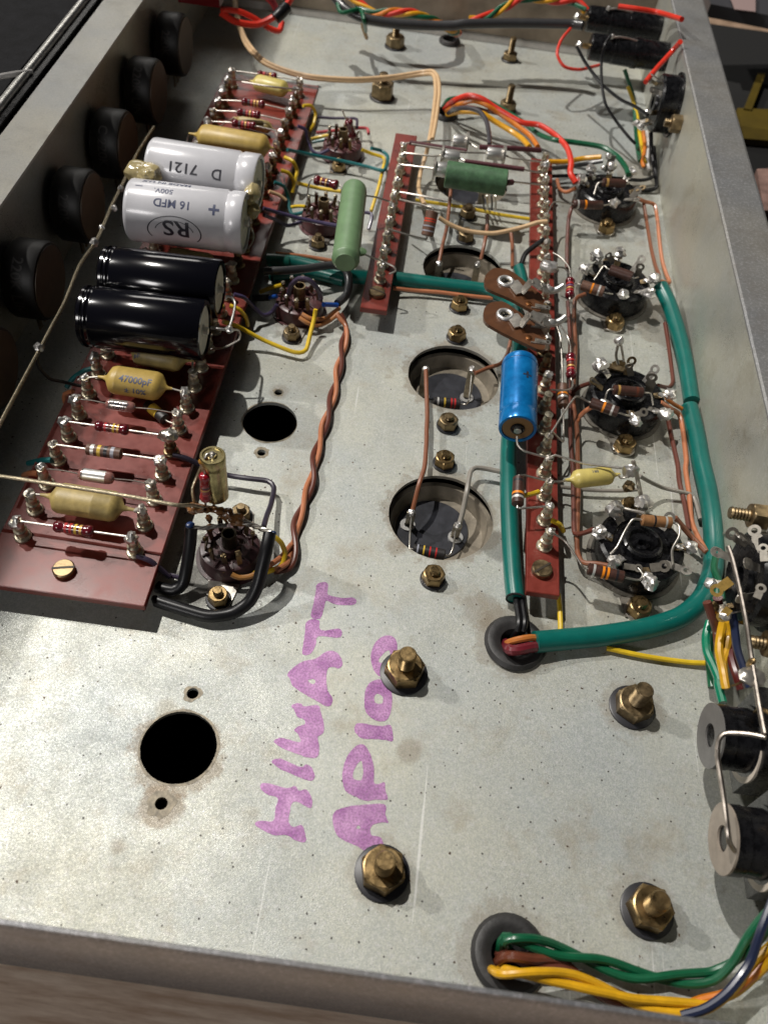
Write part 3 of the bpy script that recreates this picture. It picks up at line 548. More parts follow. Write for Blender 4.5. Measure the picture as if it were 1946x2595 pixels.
def mustard(label,P0,P1,r,leads,m=MUST,flat=.8,text=None,seam=None,c0=.35,c1=.35,lr=.037,seg=26,name='mustard_capacitor'):
    P0,P1,ax,L=frame(P0,P1); t=thing(name,(P0+P1)/2,label,'capacitor','yellow moulded capacitors'); b=MB()
    e=min(.28*r+.08,.2*L)
    pr=[(-c0,.05),(-c0*.55,.07),(-.12,r*.22),(0,r*.62),(e*.35,r*.88),(e,r)]
    if seam: pr+=[(seam*L-.03,r),(seam*L,r*1.025),(seam*L+.03,r)]
    pr+=[(L-e,r),(L-e*.35,r*.88),(L,r*.62),(L+.12,r*.22),(L+c1*.55,.07),(L+c1,.05)]
    b.lathe(P0,ax,pr,seg,m,flat=flat); o=b.build('body',t,60)
    if text:
        b=MB()
        for (s_,sz,t0,ang,sx) in text: text_on_cyl(b,s_,sz,P0,ax,r,t0*L,ang,INKB,1,sx,flat)
        b.build('printing',t,0)
    for i,ld in enumerate(leads):
        if ld is None: continue
        q=[P0-ax*(c0-.05)] if i==0 else [P1+ax*(c1-.05)]
        b=MB(); b.tube(smooth_path(q+[Vector(v) for v in ld],.1),lr,LEAD,7); b.build('lead',t,60)
    return t
onboard('maroon resistor with two red and two gold bands nearest the front of the left board',0,'m','rryg',1.22,.185,.50)
A,B=T('L',1),T('R',1); mustard('large plain mustard capacitor under the long bare rod on the left board',(-10.15,15.15,1.75),(-8.1,15.1,1.75),.52,([A],[B]),m=MUSTD,seam=.63,c0=.45,c1=.5)
def filmcap(label,k,L,r,f,text=None,clear=0):
    A,B=T('L',k),T('R',k); P0,P1=between(A,B,L,f); P0,P1,ax,L=frame(P0,P1); t=thing('film_capacitor',(P0+P1)/2,label,'capacitor'); b=MB()
    endm=mat('pinkish_clear_plastic',(.34,.16,.14),.2,coat=.6,trans=.3)
    b.lathe(P0,ax,[(0,.06,endm),(.05,r*.8,endm),(.14,r*.95,SILV),(.2,r,ALU if clear else SILV),(L-.25,r,endm),(L-.12,r*.92,endm),(L-.04,r*.75,endm),(L,.06,endm)],18,SILV); b.build('body',t,50)
    if text: b=MB(); text_on_cyl(b,text,.17,P0,ax,r,L*.5,30,INK); text_on_cyl(b,'125V=',.15,P0,ax,r,L*.5,75,INK); b.build('printing',t,0)
    for e,tg in ((P0,A),(P1,B)): b=MB(); b.tube(smooth_path([e,e.lerp(tg,.45)+Vector((0,0,.05)),tg]),.022,LEAD,6); b.build('lead',t)
filmcap('small silver film capacitor without printing, just behind the plain mustard capacitor',2,1.15,.21,.50,clear=1)
onboard('brown carbon resistor with silver, yellow and black bands on the left board',3,'c','sykw',1.15,.19,.48)
onboard('maroon resistor with two gold bands whose right end has a rough solder lump',4,'m','rbyg',1.12,.185,.46)
b=MB(); b.blob(T('R',4,1.82),.27,mat('rough_solder',(.5,.47,.42),.35,1,var=.4,vscale=8,bump=.6,bscale=9),.33,16,5,(1.3,.9,.7)); tag(b.build('solder_lump'),'rough grey solder lump on the turret of the fifth row of the left board','solder')
filmcap('small printed silver film capacitor just in front of the 47000pF capacitor',5,1.02,.19,.45,text='MULLARD'[:0]+'10000 pF')
A,B=T('L',6),T('R',6); mustard('mustard capacitor printed 47000pF on the left board',(-10.05,20.4,1.85),(-8.2,20.35,1.85),.56,([A],[B]),seam=.17,c0=.42,c1=.35,text=[('47000pF',.36,.56,30,.9),('± 10%',.30,.58,74,1)])
A,B=T('L',7),T('R',7); mustard('mustard capacitor partly hidden behind the one printed 47000pF',(-9.6,21.9,1.9),(-7.85,21.8,1.9),.55,([A],[B]),m=MUSTD,c0=.6,c1=.4,text=[('400V=',.26,.3,20,.9),('pF',.25,.15,60,.9)])
resistor('small black resistor with a yellow band tucked under the 47000pF capacitor',(-8.75,20.1,1.15),(-7.95,19.5,1.15),'k','y',.2,(None,[T('R',5,1.2)]))
def elec(label,P0,P1,r,m,groove,rod=True,text=None,dents=True,name='electrolytic_capacitor',ends=None,cat='capacitor'):
    P0,P1,ax,L=frame(P0,P1); t=thing(name,(P0+P1)/2,label,cat,None); b=MB(); g=groove
    pr=[(0,r*.78),(.03,r*.92),(.10,r*.985),(.2,r)]
    for gg in g: pr+=[(gg*L-.12,r),(gg*L-.03,r*.955),(gg*L+.03,r*.955),(gg*L+.12,r)]
    pr+=[(L-.05,r),(L,r*.97),(L+.001,r*.84),(L-.10,r*.82),(L-.101,0)]
    b.lathe(P0,ax,[(-.0,0)]+pr,48,m); b.build('can',t,40)
    b=MB(); b.lathe(P1-ax*.12,ax,[(0,r*.8),(.05,r*.8),(.051,.22),(.08,.2),(.081,0)],32,CAPEND); b.lathe(P1-ax*.05,ax,[(0,.13),(.16,.13),(.161,0)],14,ALU); b.build('end_disc',t,40)
    if text: text(t,P0,ax,r,L)
    return t
Z1=3.05
def bc(label,y,xa,xb,z=Z1): return elec(label,(xa+.12,y,z),(xb,y+.12,z),1.06,BLKCAP,[.055,.105])
bc('front glossy black electrolytic capacitor of the pair lying across the left board',22.05,-11.4,-7.05)
bc('rear glossy black electrolytic capacitor of the pair lying across the left board',24.35,-11.4,-7.05)
def pr_(t,*a):
    b=MB(); text_on_cyl(b,*a); b.build('printing',t,0)
def wt2(t,P0,ax,r,L):
    pr_(t,'MADE IN U.K',.28,P0,ax,r,L*.33,-14,INKB,-1,1.15); pr_(t,'500V.',.32,P0,ax,r,L*.33,12,INKB,-1); pr_(t,'16 MFD',.44,P0,ax,r,L*.42,36,INKB,-1,1)
    pr_(t,'+',.8,P0,ax,r,L*.77,36,INKB,-1); pr_(t,'_',.5,P0,ax,r,L*.12,16,INKB,-1)
    pr_(t,'RS',.85,P0,ax,r,L*.46,80,INK,-1,1.2)
    e1=(Vector((0,0,1))-ax*ax.z).normalized(); e2=Vector((0,-1,0))
    for rr_,a0,a1 in ((1.0,150,395),(.72,190,350)):
        b=MB(); inn=[];out=[]
        for i in range(41):
            th=math.radians(a0+(a1-a0)*i/40)
            for q,l in ((1,out),(.955,inn)):
                x=rr_*1.05*q*math.cos(th); yy=.62*rr_*q*math.sin(th); an=math.radians(88)+yy/r
                l.append(P0+ax*(L*.45+x)+(e1*math.cos(an)+e2*math.sin(an))*(r+.006))
        b.add(out+inn,[(i,i+1,42+i,41+i) for i in range(40)],INK); b.build('printed_ring',t,0)
def wt1(t,P0,ax,r,L):
    pr_(t,'D',.58,P0,ax,r,L*.67,52,INK,-1); pr_(t,'7121',.55,P0,ax,r,L*.36,50,INK,-1,1.15)
elec('white electrolytic capacitor printed 16 MFD 500V, front one of the white pair',(-11.55,28.45,3.1),(-7.0,28.6,3.1),1.18,WHITE,[.86],text=wt2)
elec('white electrolytic capacitor printed D 7121, behind the 16 MFD one',(-11.5,31.35,3.25),(-7.0,31.2,3.25),1.15,WHITE,[.83],text=wt1)
b=MB(); b.blob((-11.4,30.0,3.75),.66,GLUE,.3,26,3,(1.1,.85,.6)); b.blob((-11.1,29.6,4.0),.35,GLUE,.3,20,5,(1,.8,.6)); tag(b.build('glue_blob'),'amber glue blob between the left ends of the white capacitors','glue')
b=MB(); b.blob((-7.0,29.9,3.6),.52,GLUE,.25,24,8,(.6,1,.7)); b.blob((-6.9,29.5,3.1),.3,GLUE,.3,18,2); tag(b.build('glue_blob'),'amber glue blob joining the right ends of the white capacitors','glue')
# capacitor leads
wire('tinned_lead','bare lead looping from the front black capacitor to its neighbour',SOLDER,.05,'J',[(115,765,3.0),(180,775,3.0),(260,775,2.9),(300,670,2.8),(318,560,2.8),(290,510,2.9),(240,500,3.0)],cat='lead')
b=MB(); b.blob(at('J',270,778,2.9),.15,SOLDER,.4,10,4); tag(b.build('solder_joint'),'shiny solder joint on the looped lead of the black capacitors','solder')
wire('bare_lead','thin bare lead curling under the front black capacitor end',LEAD,.04,'J',[(270,780,2.85),(350,790,2.5),(355,860,2.2),(230,930,1.9),(120,945,1.6)],cat='lead')
wire('bare_lead','bare lead curling at the right end of the front white capacitor',LEAD,.035,'F',[(520,1100,3.0),(570,1150,2.8),(580,1230,2.2),(540,1300,1.8)],cat='lead')
# further left board parts
A,B=T('L',14),T('R',11); mustard('dull mustard capacitor between the white pair and the black pair',at('E',1190,965,1.9),at('E',1490,1015,1.9),.42,([at('E',1020,915,1.75)],[at('F',430,1400,1.8)]),m=MUSTD,c0=.35,c1=.45)
A,B=T('L',21),T('R',20); mustard('long mustard capacitor just behind the white capacitors',at('F',170,430,2.5),at('F',685,520,2.5),.60,([at('F',75,455,2.2),at('F',75,530,1.8)],[at('F',760,570,1.9)]),c0=.5,c1=.3,seg=30)
for k,lab in ((23,'maroon resistor directly behind the long mustard capacitor'),(24,'second maroon resistor behind the long mustard capacitor'),(25,'third maroon resistor behind the long mustard capacitor')):
    onboard(lab,k,'m','krgr' if k<25 else 'krgg',1.15,.19,.5,dz=.1)
onboard('maroon resistor at the far end of the left board',28,'m','rbg',1.0,.19,.52)
wire('bare_lead','straight bare lead over the far mustard capacitor',LEAD,.045,'B',[(290,530,2.05),(480,560,2.05),(670,580,1.9)],cat='lead')
mustard('mustard capacitor at the far end of the left board under a bare lead',at('B',375,530,1.6),at('B',575,580,1.6),.48,([T('L',27)],[T('R',27)]),m=PALEM,c0=.3,c1=.3)
mustard('small pale capacitor under the maroon resistors on the far left board',at('B',270,770,1.3),at('B',470,830,1.3),.33,([T('L',23,1.2)],[T('R',23,1.2)]),m=MUSTD,c0=.3,c1=.3)
# bus rods
wire('bus_wire','thick bare rod running from the left edge to the burnt near socket',ROD,.062,'M',[(-300,352,2.85),(0,392,2.85),(600,483,2.85),(1200,580,2.85),(1640,662,2.8),('N',330,665,2.6),('N',420,690,2.4)],cat='rod')
wire('bus_wire','long bare rod running beside the dark pots on the left',ROD,.06,'I',[(-90,1170,2.9),(0,985,2.9),(150,700,2.9),(300,420,2.9),(400,230,2.9),(500,40,2.9),('E',560,1030,2.9),('E',680,850,2.9),('E',780,620,2.9),('E',850,480,2.9),('E',960,250,2.9),('E',1080,60,2.9)],cat='rod')
for (c,x,y,s_),l in zip((('I',300,395,.16),('E',665,870,.17),('E',715,765,.11),('E',800,630,.13),('E',848,490,.13)),('first','second','third','fourth','farthest')):
    b=MB(); b.blob(at(c,x,y,2.92),s_,SOLDER,.4,10,x); tag(b.build('solder_joint'),l+' solder joint from the front on the long bare rod beside the pots','solder')
# pots on the left wall --------------------------------------------------
def pot(y,label,txt):
    t=thing('potentiometer',(XL+.8,y,2.35),label,'potentiometer','pots along the left wall'); b=MB(); c=Vector((XL,y,2.35))
    b.lathe(c,(1,0,0),[(.0,.5),(.25,.5),(.26,1.35),(.4,1.45),(1.35,1.45),(1.48,1.4),(1.49,1.3)],36,POT); b.build('housing',t,40)
    b=MB(); b.lathe(c,(1,0,0),[(1.49,1.31),(1.53,1.31),(1.531,0)],36,POTF); b.build('back_disc',t,40)
    b=MB()
    vs,fs=text_tris(txt,.55); 
    out=[]
    for x,yy,z in vs:
        a=math.radians(65)-(-x)/1.45; out.append(c+Vector((.85+yy,-math.sin(a)*1.457,math.cos(a)*1.457)))
    b.add(out,fs,mat('faded_grey_print',(.055,.052,.05),.6)); b.build('printing',t,0)
    for s_ in (-.5,0,.5):
        b=MB(); b.box(c+Vector((.9,s_*1.0,-1.6)),(.06,.25,.6),BRASSD); b.build('tag',t,0)
    return t
for y,l,tx in ((19.6,'dark pot nearest the camera on the left wall, mostly hidden','220K'),(24.4,'second dark pot from the front on the left wall','220K LIN'),(29.3,'third dark pot from the front on the left wall','220K'),(34.1,'fourth dark pot, beyond the joints of the long bare rod','C 220K'),(39.0,'fifth dark pot with a brown disc, near the far end of the long rod','220K LIN'),(44.0,'farthest dark pot with a pale disc, under the red switch','220K')): pot(y,l,tx)
b=MB(); c=at('A',1290,30,4.2); b.box(c+Vector((-.1,1.2,.6)),(2.1,1.8,1.5),mat('red_switch',(.10,.003,.004),.35)); tag(b.build('switch_block'),'dark red switch block at the top left by the rear wall','switch')
# ------------------------------------------------------------------ small valve sockets
def noval(x,y,label,dirty=False):
    t=thing('valve_socket',(x,y,0),label,'valve socket','small nine pin valve sockets'); pm=PURP if not dirty else mat('sooty_phenolic',(.045,.02,.022),.4,var=.6,vscale=4)
    b=MB(); b.lathe((x,y,0),(0,0,1),[(0,1.12),(.06,1.12),(.061,1.0),(.45,.98),(.62,.94),(.66,.86),(.66,.62),(.52,.6),(.5,.34),(.72,.32),(.74,.26)],40,pm); b.build('body',t,30)
    b=MB()
    b.prism([(x-.35,y-1.9,.005),(x+.35,y-1.9,.005),(x+.5,y-1,.005),(x-.5,y-1,.005)],(0,0,.06),STEEL); b.build('saddle',t,0); b=MB(); b.prism([(x-.35,y+1.9,.005),(x+.35,y+1.9,.005),(x+.5,y+1,.005),(x-.5,y+1,.005)],(0,0,.06),STEEL); b.build('saddle',t,0)
    b=MB(); b.lathe((x,y,.6),(0,0,1),[(0,.24),(.75,.24),(.751,.19),(.2,.19),(.199,0)],20,BRASSD if not dirty else mat('sooty_metal',(.08,.07,.05),.4,1)); b.build('centre_spigot',t,40)
    for k in range(9):
        a=math.radians(18+k*36); ca,sa=math.cos(a),math.sin(a); R=Matrix.Rotation(a,3,'Z')
        b=MB(); b.box((x+ca*.72,y+sa*.72,.92),(.05,.16,.62),BRASSD,R@Matrix.Rotation(.25*math.sin(k*2.1),3,'Y')); b.blob((x+ca*.75,y+sa*.75,1.2),.085,(TIN if k%3 else SOLDER) if not dirty else BRASSD,.5,8,k); b.build('pin_tag',t,30)
        b=MB(); b.box((x+math.cos(a+.31)*.77,y+math.sin(a+.31)*.77,.67),(.32,.05,.12),pm,Matrix.Rotation(a+.31,3,'Z')); b.build('rib',t,0)
    return t
noval(-4.7,15.0,'burnt dirty small valve socket with a rod and black cables, nearest the front',True)
noval(-4.65,27.5,'small purple brown valve socket with the bent yellow wire')
noval(-4.65,33.75,'small purple brown valve socket beside the light green capacitor')
noval(-4.65,39.95,'farthest small purple brown valve socket with a standing resistor')
# octal sockets
def strip(b,P,d,up,L,wd,m,th=.035,hole=True,tip=True):
    # solder tag: flat strip from P along d with a rounded, pierced tip
    d=Vector(d).normalized(); up=Vector(up).normalized(); s=d.cross(up).normalized(); n=s.cross(d).normalized(); P=Vector(P)
    b.prism([P-s*wd*.4,P+s*wd*.4,P+d*L*.55+s*wd*.4,P+d*L*.55-s*wd*.4],n*th,m)
    c=P+d*(L*.55+wd*.45)
    seg=14; ro=wd*.55; ri=wd*.26 if hole else .001
    e=[(d*math.cos(2*math.pi*k/seg)+s*math.sin(2*math.pi*k/seg)) for k in range(seg)]
    o=n*.002
    b.rings([[c+q*ri-o for q in e],[c+q*ro-o for q in e],[c+q*ro+n*(th+.002) for q in e],[c+q*ri+n*(th+.002) for q in e]],m,closed=True)
    return c
def octal(x,y,label,tags):
    t=thing('octal_socket',(x,y,0),label,'valve socket','black octal valve sockets')
    b=MB(); b.ringplate((x,y,.003),(0,0,1),1.35,1.60,.08,TAGM,40)
    for s_ in (-1,1): b.prism([(x-.4,y+s_*2.35,.003),(x+.4,y+s_*2.35,.003),(x+.55,y+s_*1.6,.003),(x-.55,y+s_*1.6,.003)],(0,0,.07),TAGM)
    b.build('mounting_ring',t,30)
    b=MB(); b.lathe((x,y,.02),(0,0,1),[(0,1.42),(.1,1.47),(.65,1.48),(.92,1.43),(.99,1.32),(.99,.98),(.90,.94),(.90,.72),(1.08,.66),(1.12,.58),(1.10,.50),(.96,.44),(.94,.28),(1.0,.24),(1.0,.14),(.8,.12),(.799,0)],48,BLACKP); b.build('body',t,25)
    for k in range(8):
        a=math.radians(22.5+45*k); R=Matrix.Rotation(a,3,'Z')
        b=MB(); b.box((x+math.cos(a)*1.14,y+math.sin(a)*1.14,.98),(.34,.26,.08),BLACKP,R); b.build('moulding_rib',t,0)
    for k,(tilt,ln,sol,turn) in tags.items():
        a=math.radians(45*k); d=Vector((math.cos(a+turn)*math.cos(tilt),math.sin(a+turn)*math.cos(tilt),math.sin(tilt))); P=Vector((x+math.cos(a)*1.0,y+math.sin(a)*1.0,1.0))
        b=MB(); c=strip(b,P,d,(0,0,1) if tilt<1 else (-math.cos(a),-math.sin(a),.1),ln,.34,STEEL if k%2 else BRASSD,hole=sol<1)
        if sol: b.blob(c+d*.05,.21+.05*sol+.03*math.sin(k*5+y),SOLDER,.6,14,k+y,(1,1,.8)); b.blob(c-d*.25,.13,SOLDER,.6,10,k*2+y,(1.4,1,.6))
        b.build('solder_tag',t,35)
    return t
octal(8.6,17.2,'nearest black octal socket, with three carbon resistors around it',{0:(.25,.7,1,0),1:(.7,.6,0,.2),2:(.9,.7,1,0),3:(.9,.7,1,.2),4:(.35,.55,1,-.2),5:(.3,.5,1,0),6:(.15,.75,1,.2),7:(.15,.95,0,.4)})
octal(8.6,24.35,'second black octal socket from the front, with tall ring tags at its rear',{0:(.3,.75,1,.1),1:(1.0,.85,0,0),2:(1.2,.8,0,-.2),3:(.6,.7,1,.2),4:(.5,.6,0,-.2),5:(.3,.5,1,0),6:(.2,.75,1,.2),7:(.2,.9,1,.3)})
octal(8.6,31.4,'third black octal socket, at the top end of the green sleeve',{0:(.5,.75,1,.1),1:(1.0,.85,0,0),2:(1.1,.7,1,-.2),3:(.9,.6,1,.2),4:(.5,.6,1,-.2),6:(.6,.6,1,.2),7:(.4,.8,1,.3)})
octal(8.6,38.5,'farthest black octal socket, where the red and green wires end',{0:(.5,.8,0,.1),1:(.9,.85,1,0),2:(1.1,.7,1,-.2),3:(.9,.6,1,.2),4:(.5,.6,1,-.2),6:(.4,.6,1,.2),7:(.4,.8,0,.3)})
def rs(label,c,a,b_,style,bands,r,la=None,lb=None,lr=.037,body=None,group=None):
    P=at(c,*a); Q=at(c,*b_); f=lambda l:[at(*v) if isinstance(v[0],str) else (v if isinstance(v,Vector) else at(c,*v)) for v in l] if l else None
    return resistor(label,P,Q,style,bands,r,(f(la),f(lb)),lr,body,group)
g='carbon resistors on the octal sockets'
rs('dark brown resistor with silver and orange bands in front of the nearest octal socket','P',(385,950,1.3),(640,1010,1.3),'d','s.oo.k',.2,[(340,920,1.4),(230,760,1.6),T('B',0)],[(750,1030,1.3),(775,990,1.35),(740,945,1.3)],group=g)
rs('tan resistor with black and silver bands above the nearest octal socket','P',(765,605,1.9),(975,625,1.9),'t','..k..s',.19,[(700,605,1.9),(640,700,1.6),(590,800,1.4),(545,845,1.2)],[(1030,650,1.9),(1030,720,1.8),(980,820,1.5),(985,920,1.3)],lr=.045,group=g)
rs('dark resistor with orange and silver bands in front of the second octal socket','L',(405,890,1.6),(600,960,1.6),'d','..o.s',.2,[(300,850,1.75),T('B',4)],[(680,985,1.5),(680,950,1.4)],group=g)
rs('dark brown resistor with a faint gold band over the second octal socket','L',(565,800,1.6),(775,820,1.6),'d','g...b',.19,[(520,820,1.5),(505,880,1.2)],[(830,830,1.5),(845,910,1.3)],group=g)
rs('brown resistor with orange and white bands left of the third octal socket','H',(340,1175,1.5),(500,1225,1.5),'c','..o.s',.22,[(300,1165,1.4)],[(560,1240,1.4)],group=g)
rs('dark brown resistor over the rear of the third octal socket','H',(540,1065,1.7),(700,1120,1.7),'d','',.22,[(500,1040,1.7),(430,1140,1.3)],[(740,1120,1.5)],group=g)
rs('dark maroon resistor over the rear of the farthest octal socket','H',(490,450,1.6),(650,460,1.6),'d','g...',.2,[(450,470,1.5),(430,540,1.2)],[(680,450,1.5)],group=g)
rs('dark resistor with an orange band in front of the farthest octal socket','H',(280,605,1.4),(490,612,1.4),'d','s.o...',.2,[(150,590,1.6),T('B',17)],[(545,605,1.3)],group=g)
# solder cup on tall tag, near octal
b=MB(); b.blob(at('P',690,260,2.3),.30,SOLDER,.5,14,1,(.9,.6,1)); b.tube(smooth_path([at('P',705,190,2.7),at('P',725,260,2.4),at('P',745,360,1.9),at('P',765,450,1.3)]),.075,LEAD,8); b.blob(at('P',785,490,1.1),.26,STEEL,.3,12,2,(1,1.1,.5)); b.blob(at('P',585,510,1.2),.24,LEAD,.3,12,3,(.9,1.1,.6)); b.blob(at('P',680,370,1.6),.2,BRASSD,.6,10,6)
b.tube(smooth_path([at('P',600,515,1.25),at('P',700,540,1.5),at('P',790,560,1.8)]),.06,LEAD,8)
tag(b.build('solder_tag'),'tall soldered tag standing behind the nearest octal socket','solder tag')
b=MB(); b.blob(at('L',608,455,1.9),.2,SOLDER,.3,12,4); b.tube(smooth_path([at('L',600,480,1.8),at('L',585,560,1.3),at('L',600,620,.9)]),.06,LEAD,7); b.tube(smooth_path([at('L',620,480,1.8),at('L',640,600,1.2)]),.05,LEAD,7); b.box(at('L',560,640,1.15),(.9,.28,.06),BRASSD,Matrix.Rotation(-.15,3,'Z'))
tag(b.build('solder_tag'),'tall solder-tipped tag standing behind the second octal socket','solder tag')
# yellow tube capacitor
mustard('small bright yellow capacitor on bare leads behind the nearest octal socket',at('P',285,320,1.6),at('P',555,290,1.6),.33,([at('P',200,335,1.7),T('B',2)],[at('P',620,310,1.9),at('P',690,295,2.1)]),m=PALEM,flat=.95,c0=.3,c1=.3,text=[('160',.16,.5,0,1)])
wire('bare_lead','long bare lead from the narrow right board to the tall soldered tag',LEAD,.042,'P',[T('B',3),(160,150,1.85),(350,205,1.9),(640,242,2.2)],cat='lead')
wire('bare_lead','bare lead from the blue capacitor to the right board',LEAD,.042,'O',[(1235,15,2.2),(1240,80,2.0),(1290,130,1.9),T('B',3)],cat='lead')
rs('dark brown resistor with orange and silver bands standing left of the narrow right board','O',(1250,335,1.9),(1240,540,1.8),'d','k..os',.2,[(1250,322,1.9),(1290,315,1.85),T('B',2)],[(1240,558,1.75),(1270,568,1.75),T('B',1)])
wire('yellow_wire','short yellow wire stub beside the standing orange banded resistor',YEL,.085,'O',[(1290,470,1.5),(1340,460,1.45),(1400,440,1.4)])
wire('yellow_wire','short yellow wire curling off the second turret of the right board',YEL,.085,'O',[(1500,660,1.3),(1560,690,1.2),(1590,740,.9),(1570,700,.4)])
# blue capacitor
Pb,Qb=at('K',1258,960,2.2),at('K',1240,1470,2.2)
def bt(b,P0,ax,r,L): pass
t=elec('bright blue electrolytic capacitor over the vertical green sleeve',Pb,Qb,.66,BLUE,[.80])
b=MB(); vs,fs=text_tris('+',.62); bx=(Qb-Pb).normalized(); be=Vector((1,0,0)); bu=Vector((0,0,1)); out=[]
for x,y,z in vs:
    an=math.radians(14)+x/.66; out.append(Pb+bx*(1.35-y)+be*math.sin(an)*.668+bu*math.cos(an)*.668)
b.add(out,fs,INK)
b.build('plus_mark',t,0)
b=MB(); ax=(Qb-Pb).normalized(); b.torus(Pb+ax*.36,ax,.655,.02,mat('blue_dark',(.0,.06,.2),.3),40,6); b.build('ring_line',t,60)
b=MB(); b.lathe(Qb-ax*.06,ax,[(0,.53),(.02,.53),(.021,0)],30,mat('tan_bung',(.20,.115,.045),.5)); b.torus(Qb,ax,.2,.05,BLACKP,20,8); b.build('bung',t,40)
# between boards
g='metal diodes behind the green capacitor'
def diode(label,P0,P1,flange,leads,r=.28,sl=None):
    P0,P1,ax,L=frame(P0,P1); t=thing('diode',(P0+P1)/2,label,'diode',g); b=MB()
    b.lathe(P0,ax,[(0,.08),(.02,r*.95),(.06,r),(L-.04,r),(L,r*.9),(L+.001,.08)],22,ALU); b.build('can',t,40)
    fp=P0 if flange==0 else P1; b=MB(); b.lathe(fp-ax*.05,ax,[(0,r*1.6),(.1,r*1.6)],24,STEEL); b.build('flange',t,40)
    for i,l in enumerate(leads):
        if l: b=MB(); b.tube([(P0 if i==0 else P1)]+l,.045,LEAD,7); b.build('lead',t)
    if sl: b=MB(); b.tube([sl[0],sl[0].lerp(sl[1],.5),sl[1]],.11,SLV,12); b.build('sleeve',t)
Gp=lambda x,y,z=2.0: at('G',x,y,z)
diode('rearmost silver diode left of the sleeved one',Gp(745,318),Gp(855,330),1,([Gp(620,320),T('C',9,1.85)],[Gp(930,378)]))
diode('silver diode with a maroon sleeved lead at its left',Gp(1005,415),Gp(1135,430),1,([Gp(850,410),Gp(430,345)],[Gp(1200,455),Gp(1440,486,1.85)]),sl=(Gp(415,335),Gp(850,402)))
diode('silver diode left of the long maroon sleeve',Gp(665,432),Gp(795,452),0,([Gp(600,440),Gp(370,415,1.85)],[Gp(830,475),Gp(1300,545),Gp(1440,572,1.85)]),sl=(Gp(835,480),Gp(1290,540)))
diode('silver diode hidden partly by the green enamelled capacitor',Gp(605,535),Gp(720,550),0,([Gp(350,505,1.85)],None),r=.33)
wire('maroon_sleeve','maroon sleeved lead reaching the last turret of the right board',SLV,.12,'G',[(950,370,2.1),(1200,380,2.1),(1415,395,1.9)],cat='sleeve')
P0,P1=Gp(690,575,2.3),Gp(1155,645,2.3); t=thing('green_tube_capacitor',(P0+P1)/2,'rough green enamelled tube lying across between the two narrow boards','capacitor'); ax=(P1-P0).normalized(); L=(P1-P0).length
b=MB(); b.lathe(P0,ax,[(0,.5),(.03,.58),(L-.04,.57),(L,.5),(L+.001,.42),(L-.03,.1)],36,GRND); b.build('body',t,40)
b=MB(); b.tube([P1,Gp(1200,635,2.2),Gp(1440,660,1.85)],.045,LEAD,7); b.build('lead',t); b=MB(); b.tube([P1-ax*.02,Gp(1200,638,2.22)],.13,SLV,10); b.build('sleeve',t)
P0,P1=at('F',1352,850,2.4),at('F',1285,1375,2.4); t=thing('green_capacitor',(P0+P1)/2,'smooth light green moulded capacitor leaning beside the middle board','capacitor'); ax=(P1-P0).normalized(); L=(P1-P0).length; r=.55
b=MB(); b.lathe(P0,ax,[(-.28,.02),(-.26,.2),(-.16,.42),(0,.53),(.2,r),(L-.1,r),(L+.03,r*1.02),(L+.08,r*.98),(L+.2,r*.8),(L+.27,.4),(L+.29,.02)],36,GRN); b.build('body',t,45)
b=MB(); b.blob(at('F',1390,1320,2.4),.2,GRN,.2,10,2,(1.6,1,.8)); b.tube(smooth_path([at('F',1400,1330,2.4),at('F',1500,1370,2.1),at('K',200,185,1.9),at('K',290,225,1.8),at('K',310,260,1.7),at('K',260,285,1.6)]),.04,LEAD,7); b.build('lead',t)
b=MB(); b.tube(smooth_path([at('F',1420,890,2.4),at('F',1520,905,2.2),at('F',1640,945,1.9)]),.04,LEAD,7); b.build('lead',t)
rs('thick resistor with red and grey bands standing by the middle board','G',(590,860,2.4),(550,1050,1.6),'c','..RR.w.w',.27,[(560,825,2.5),(340,770,1.9)],[(540,1075,1.5),(400,1040,1.7),(250,995,1.85)],lr=.045)
wire('bare_lead','bare lead above the red banded resistor',LEAD,.045,'G',[(340,715,1.9),(520,745,2.0),(700,780,2.0)],cat='lead')
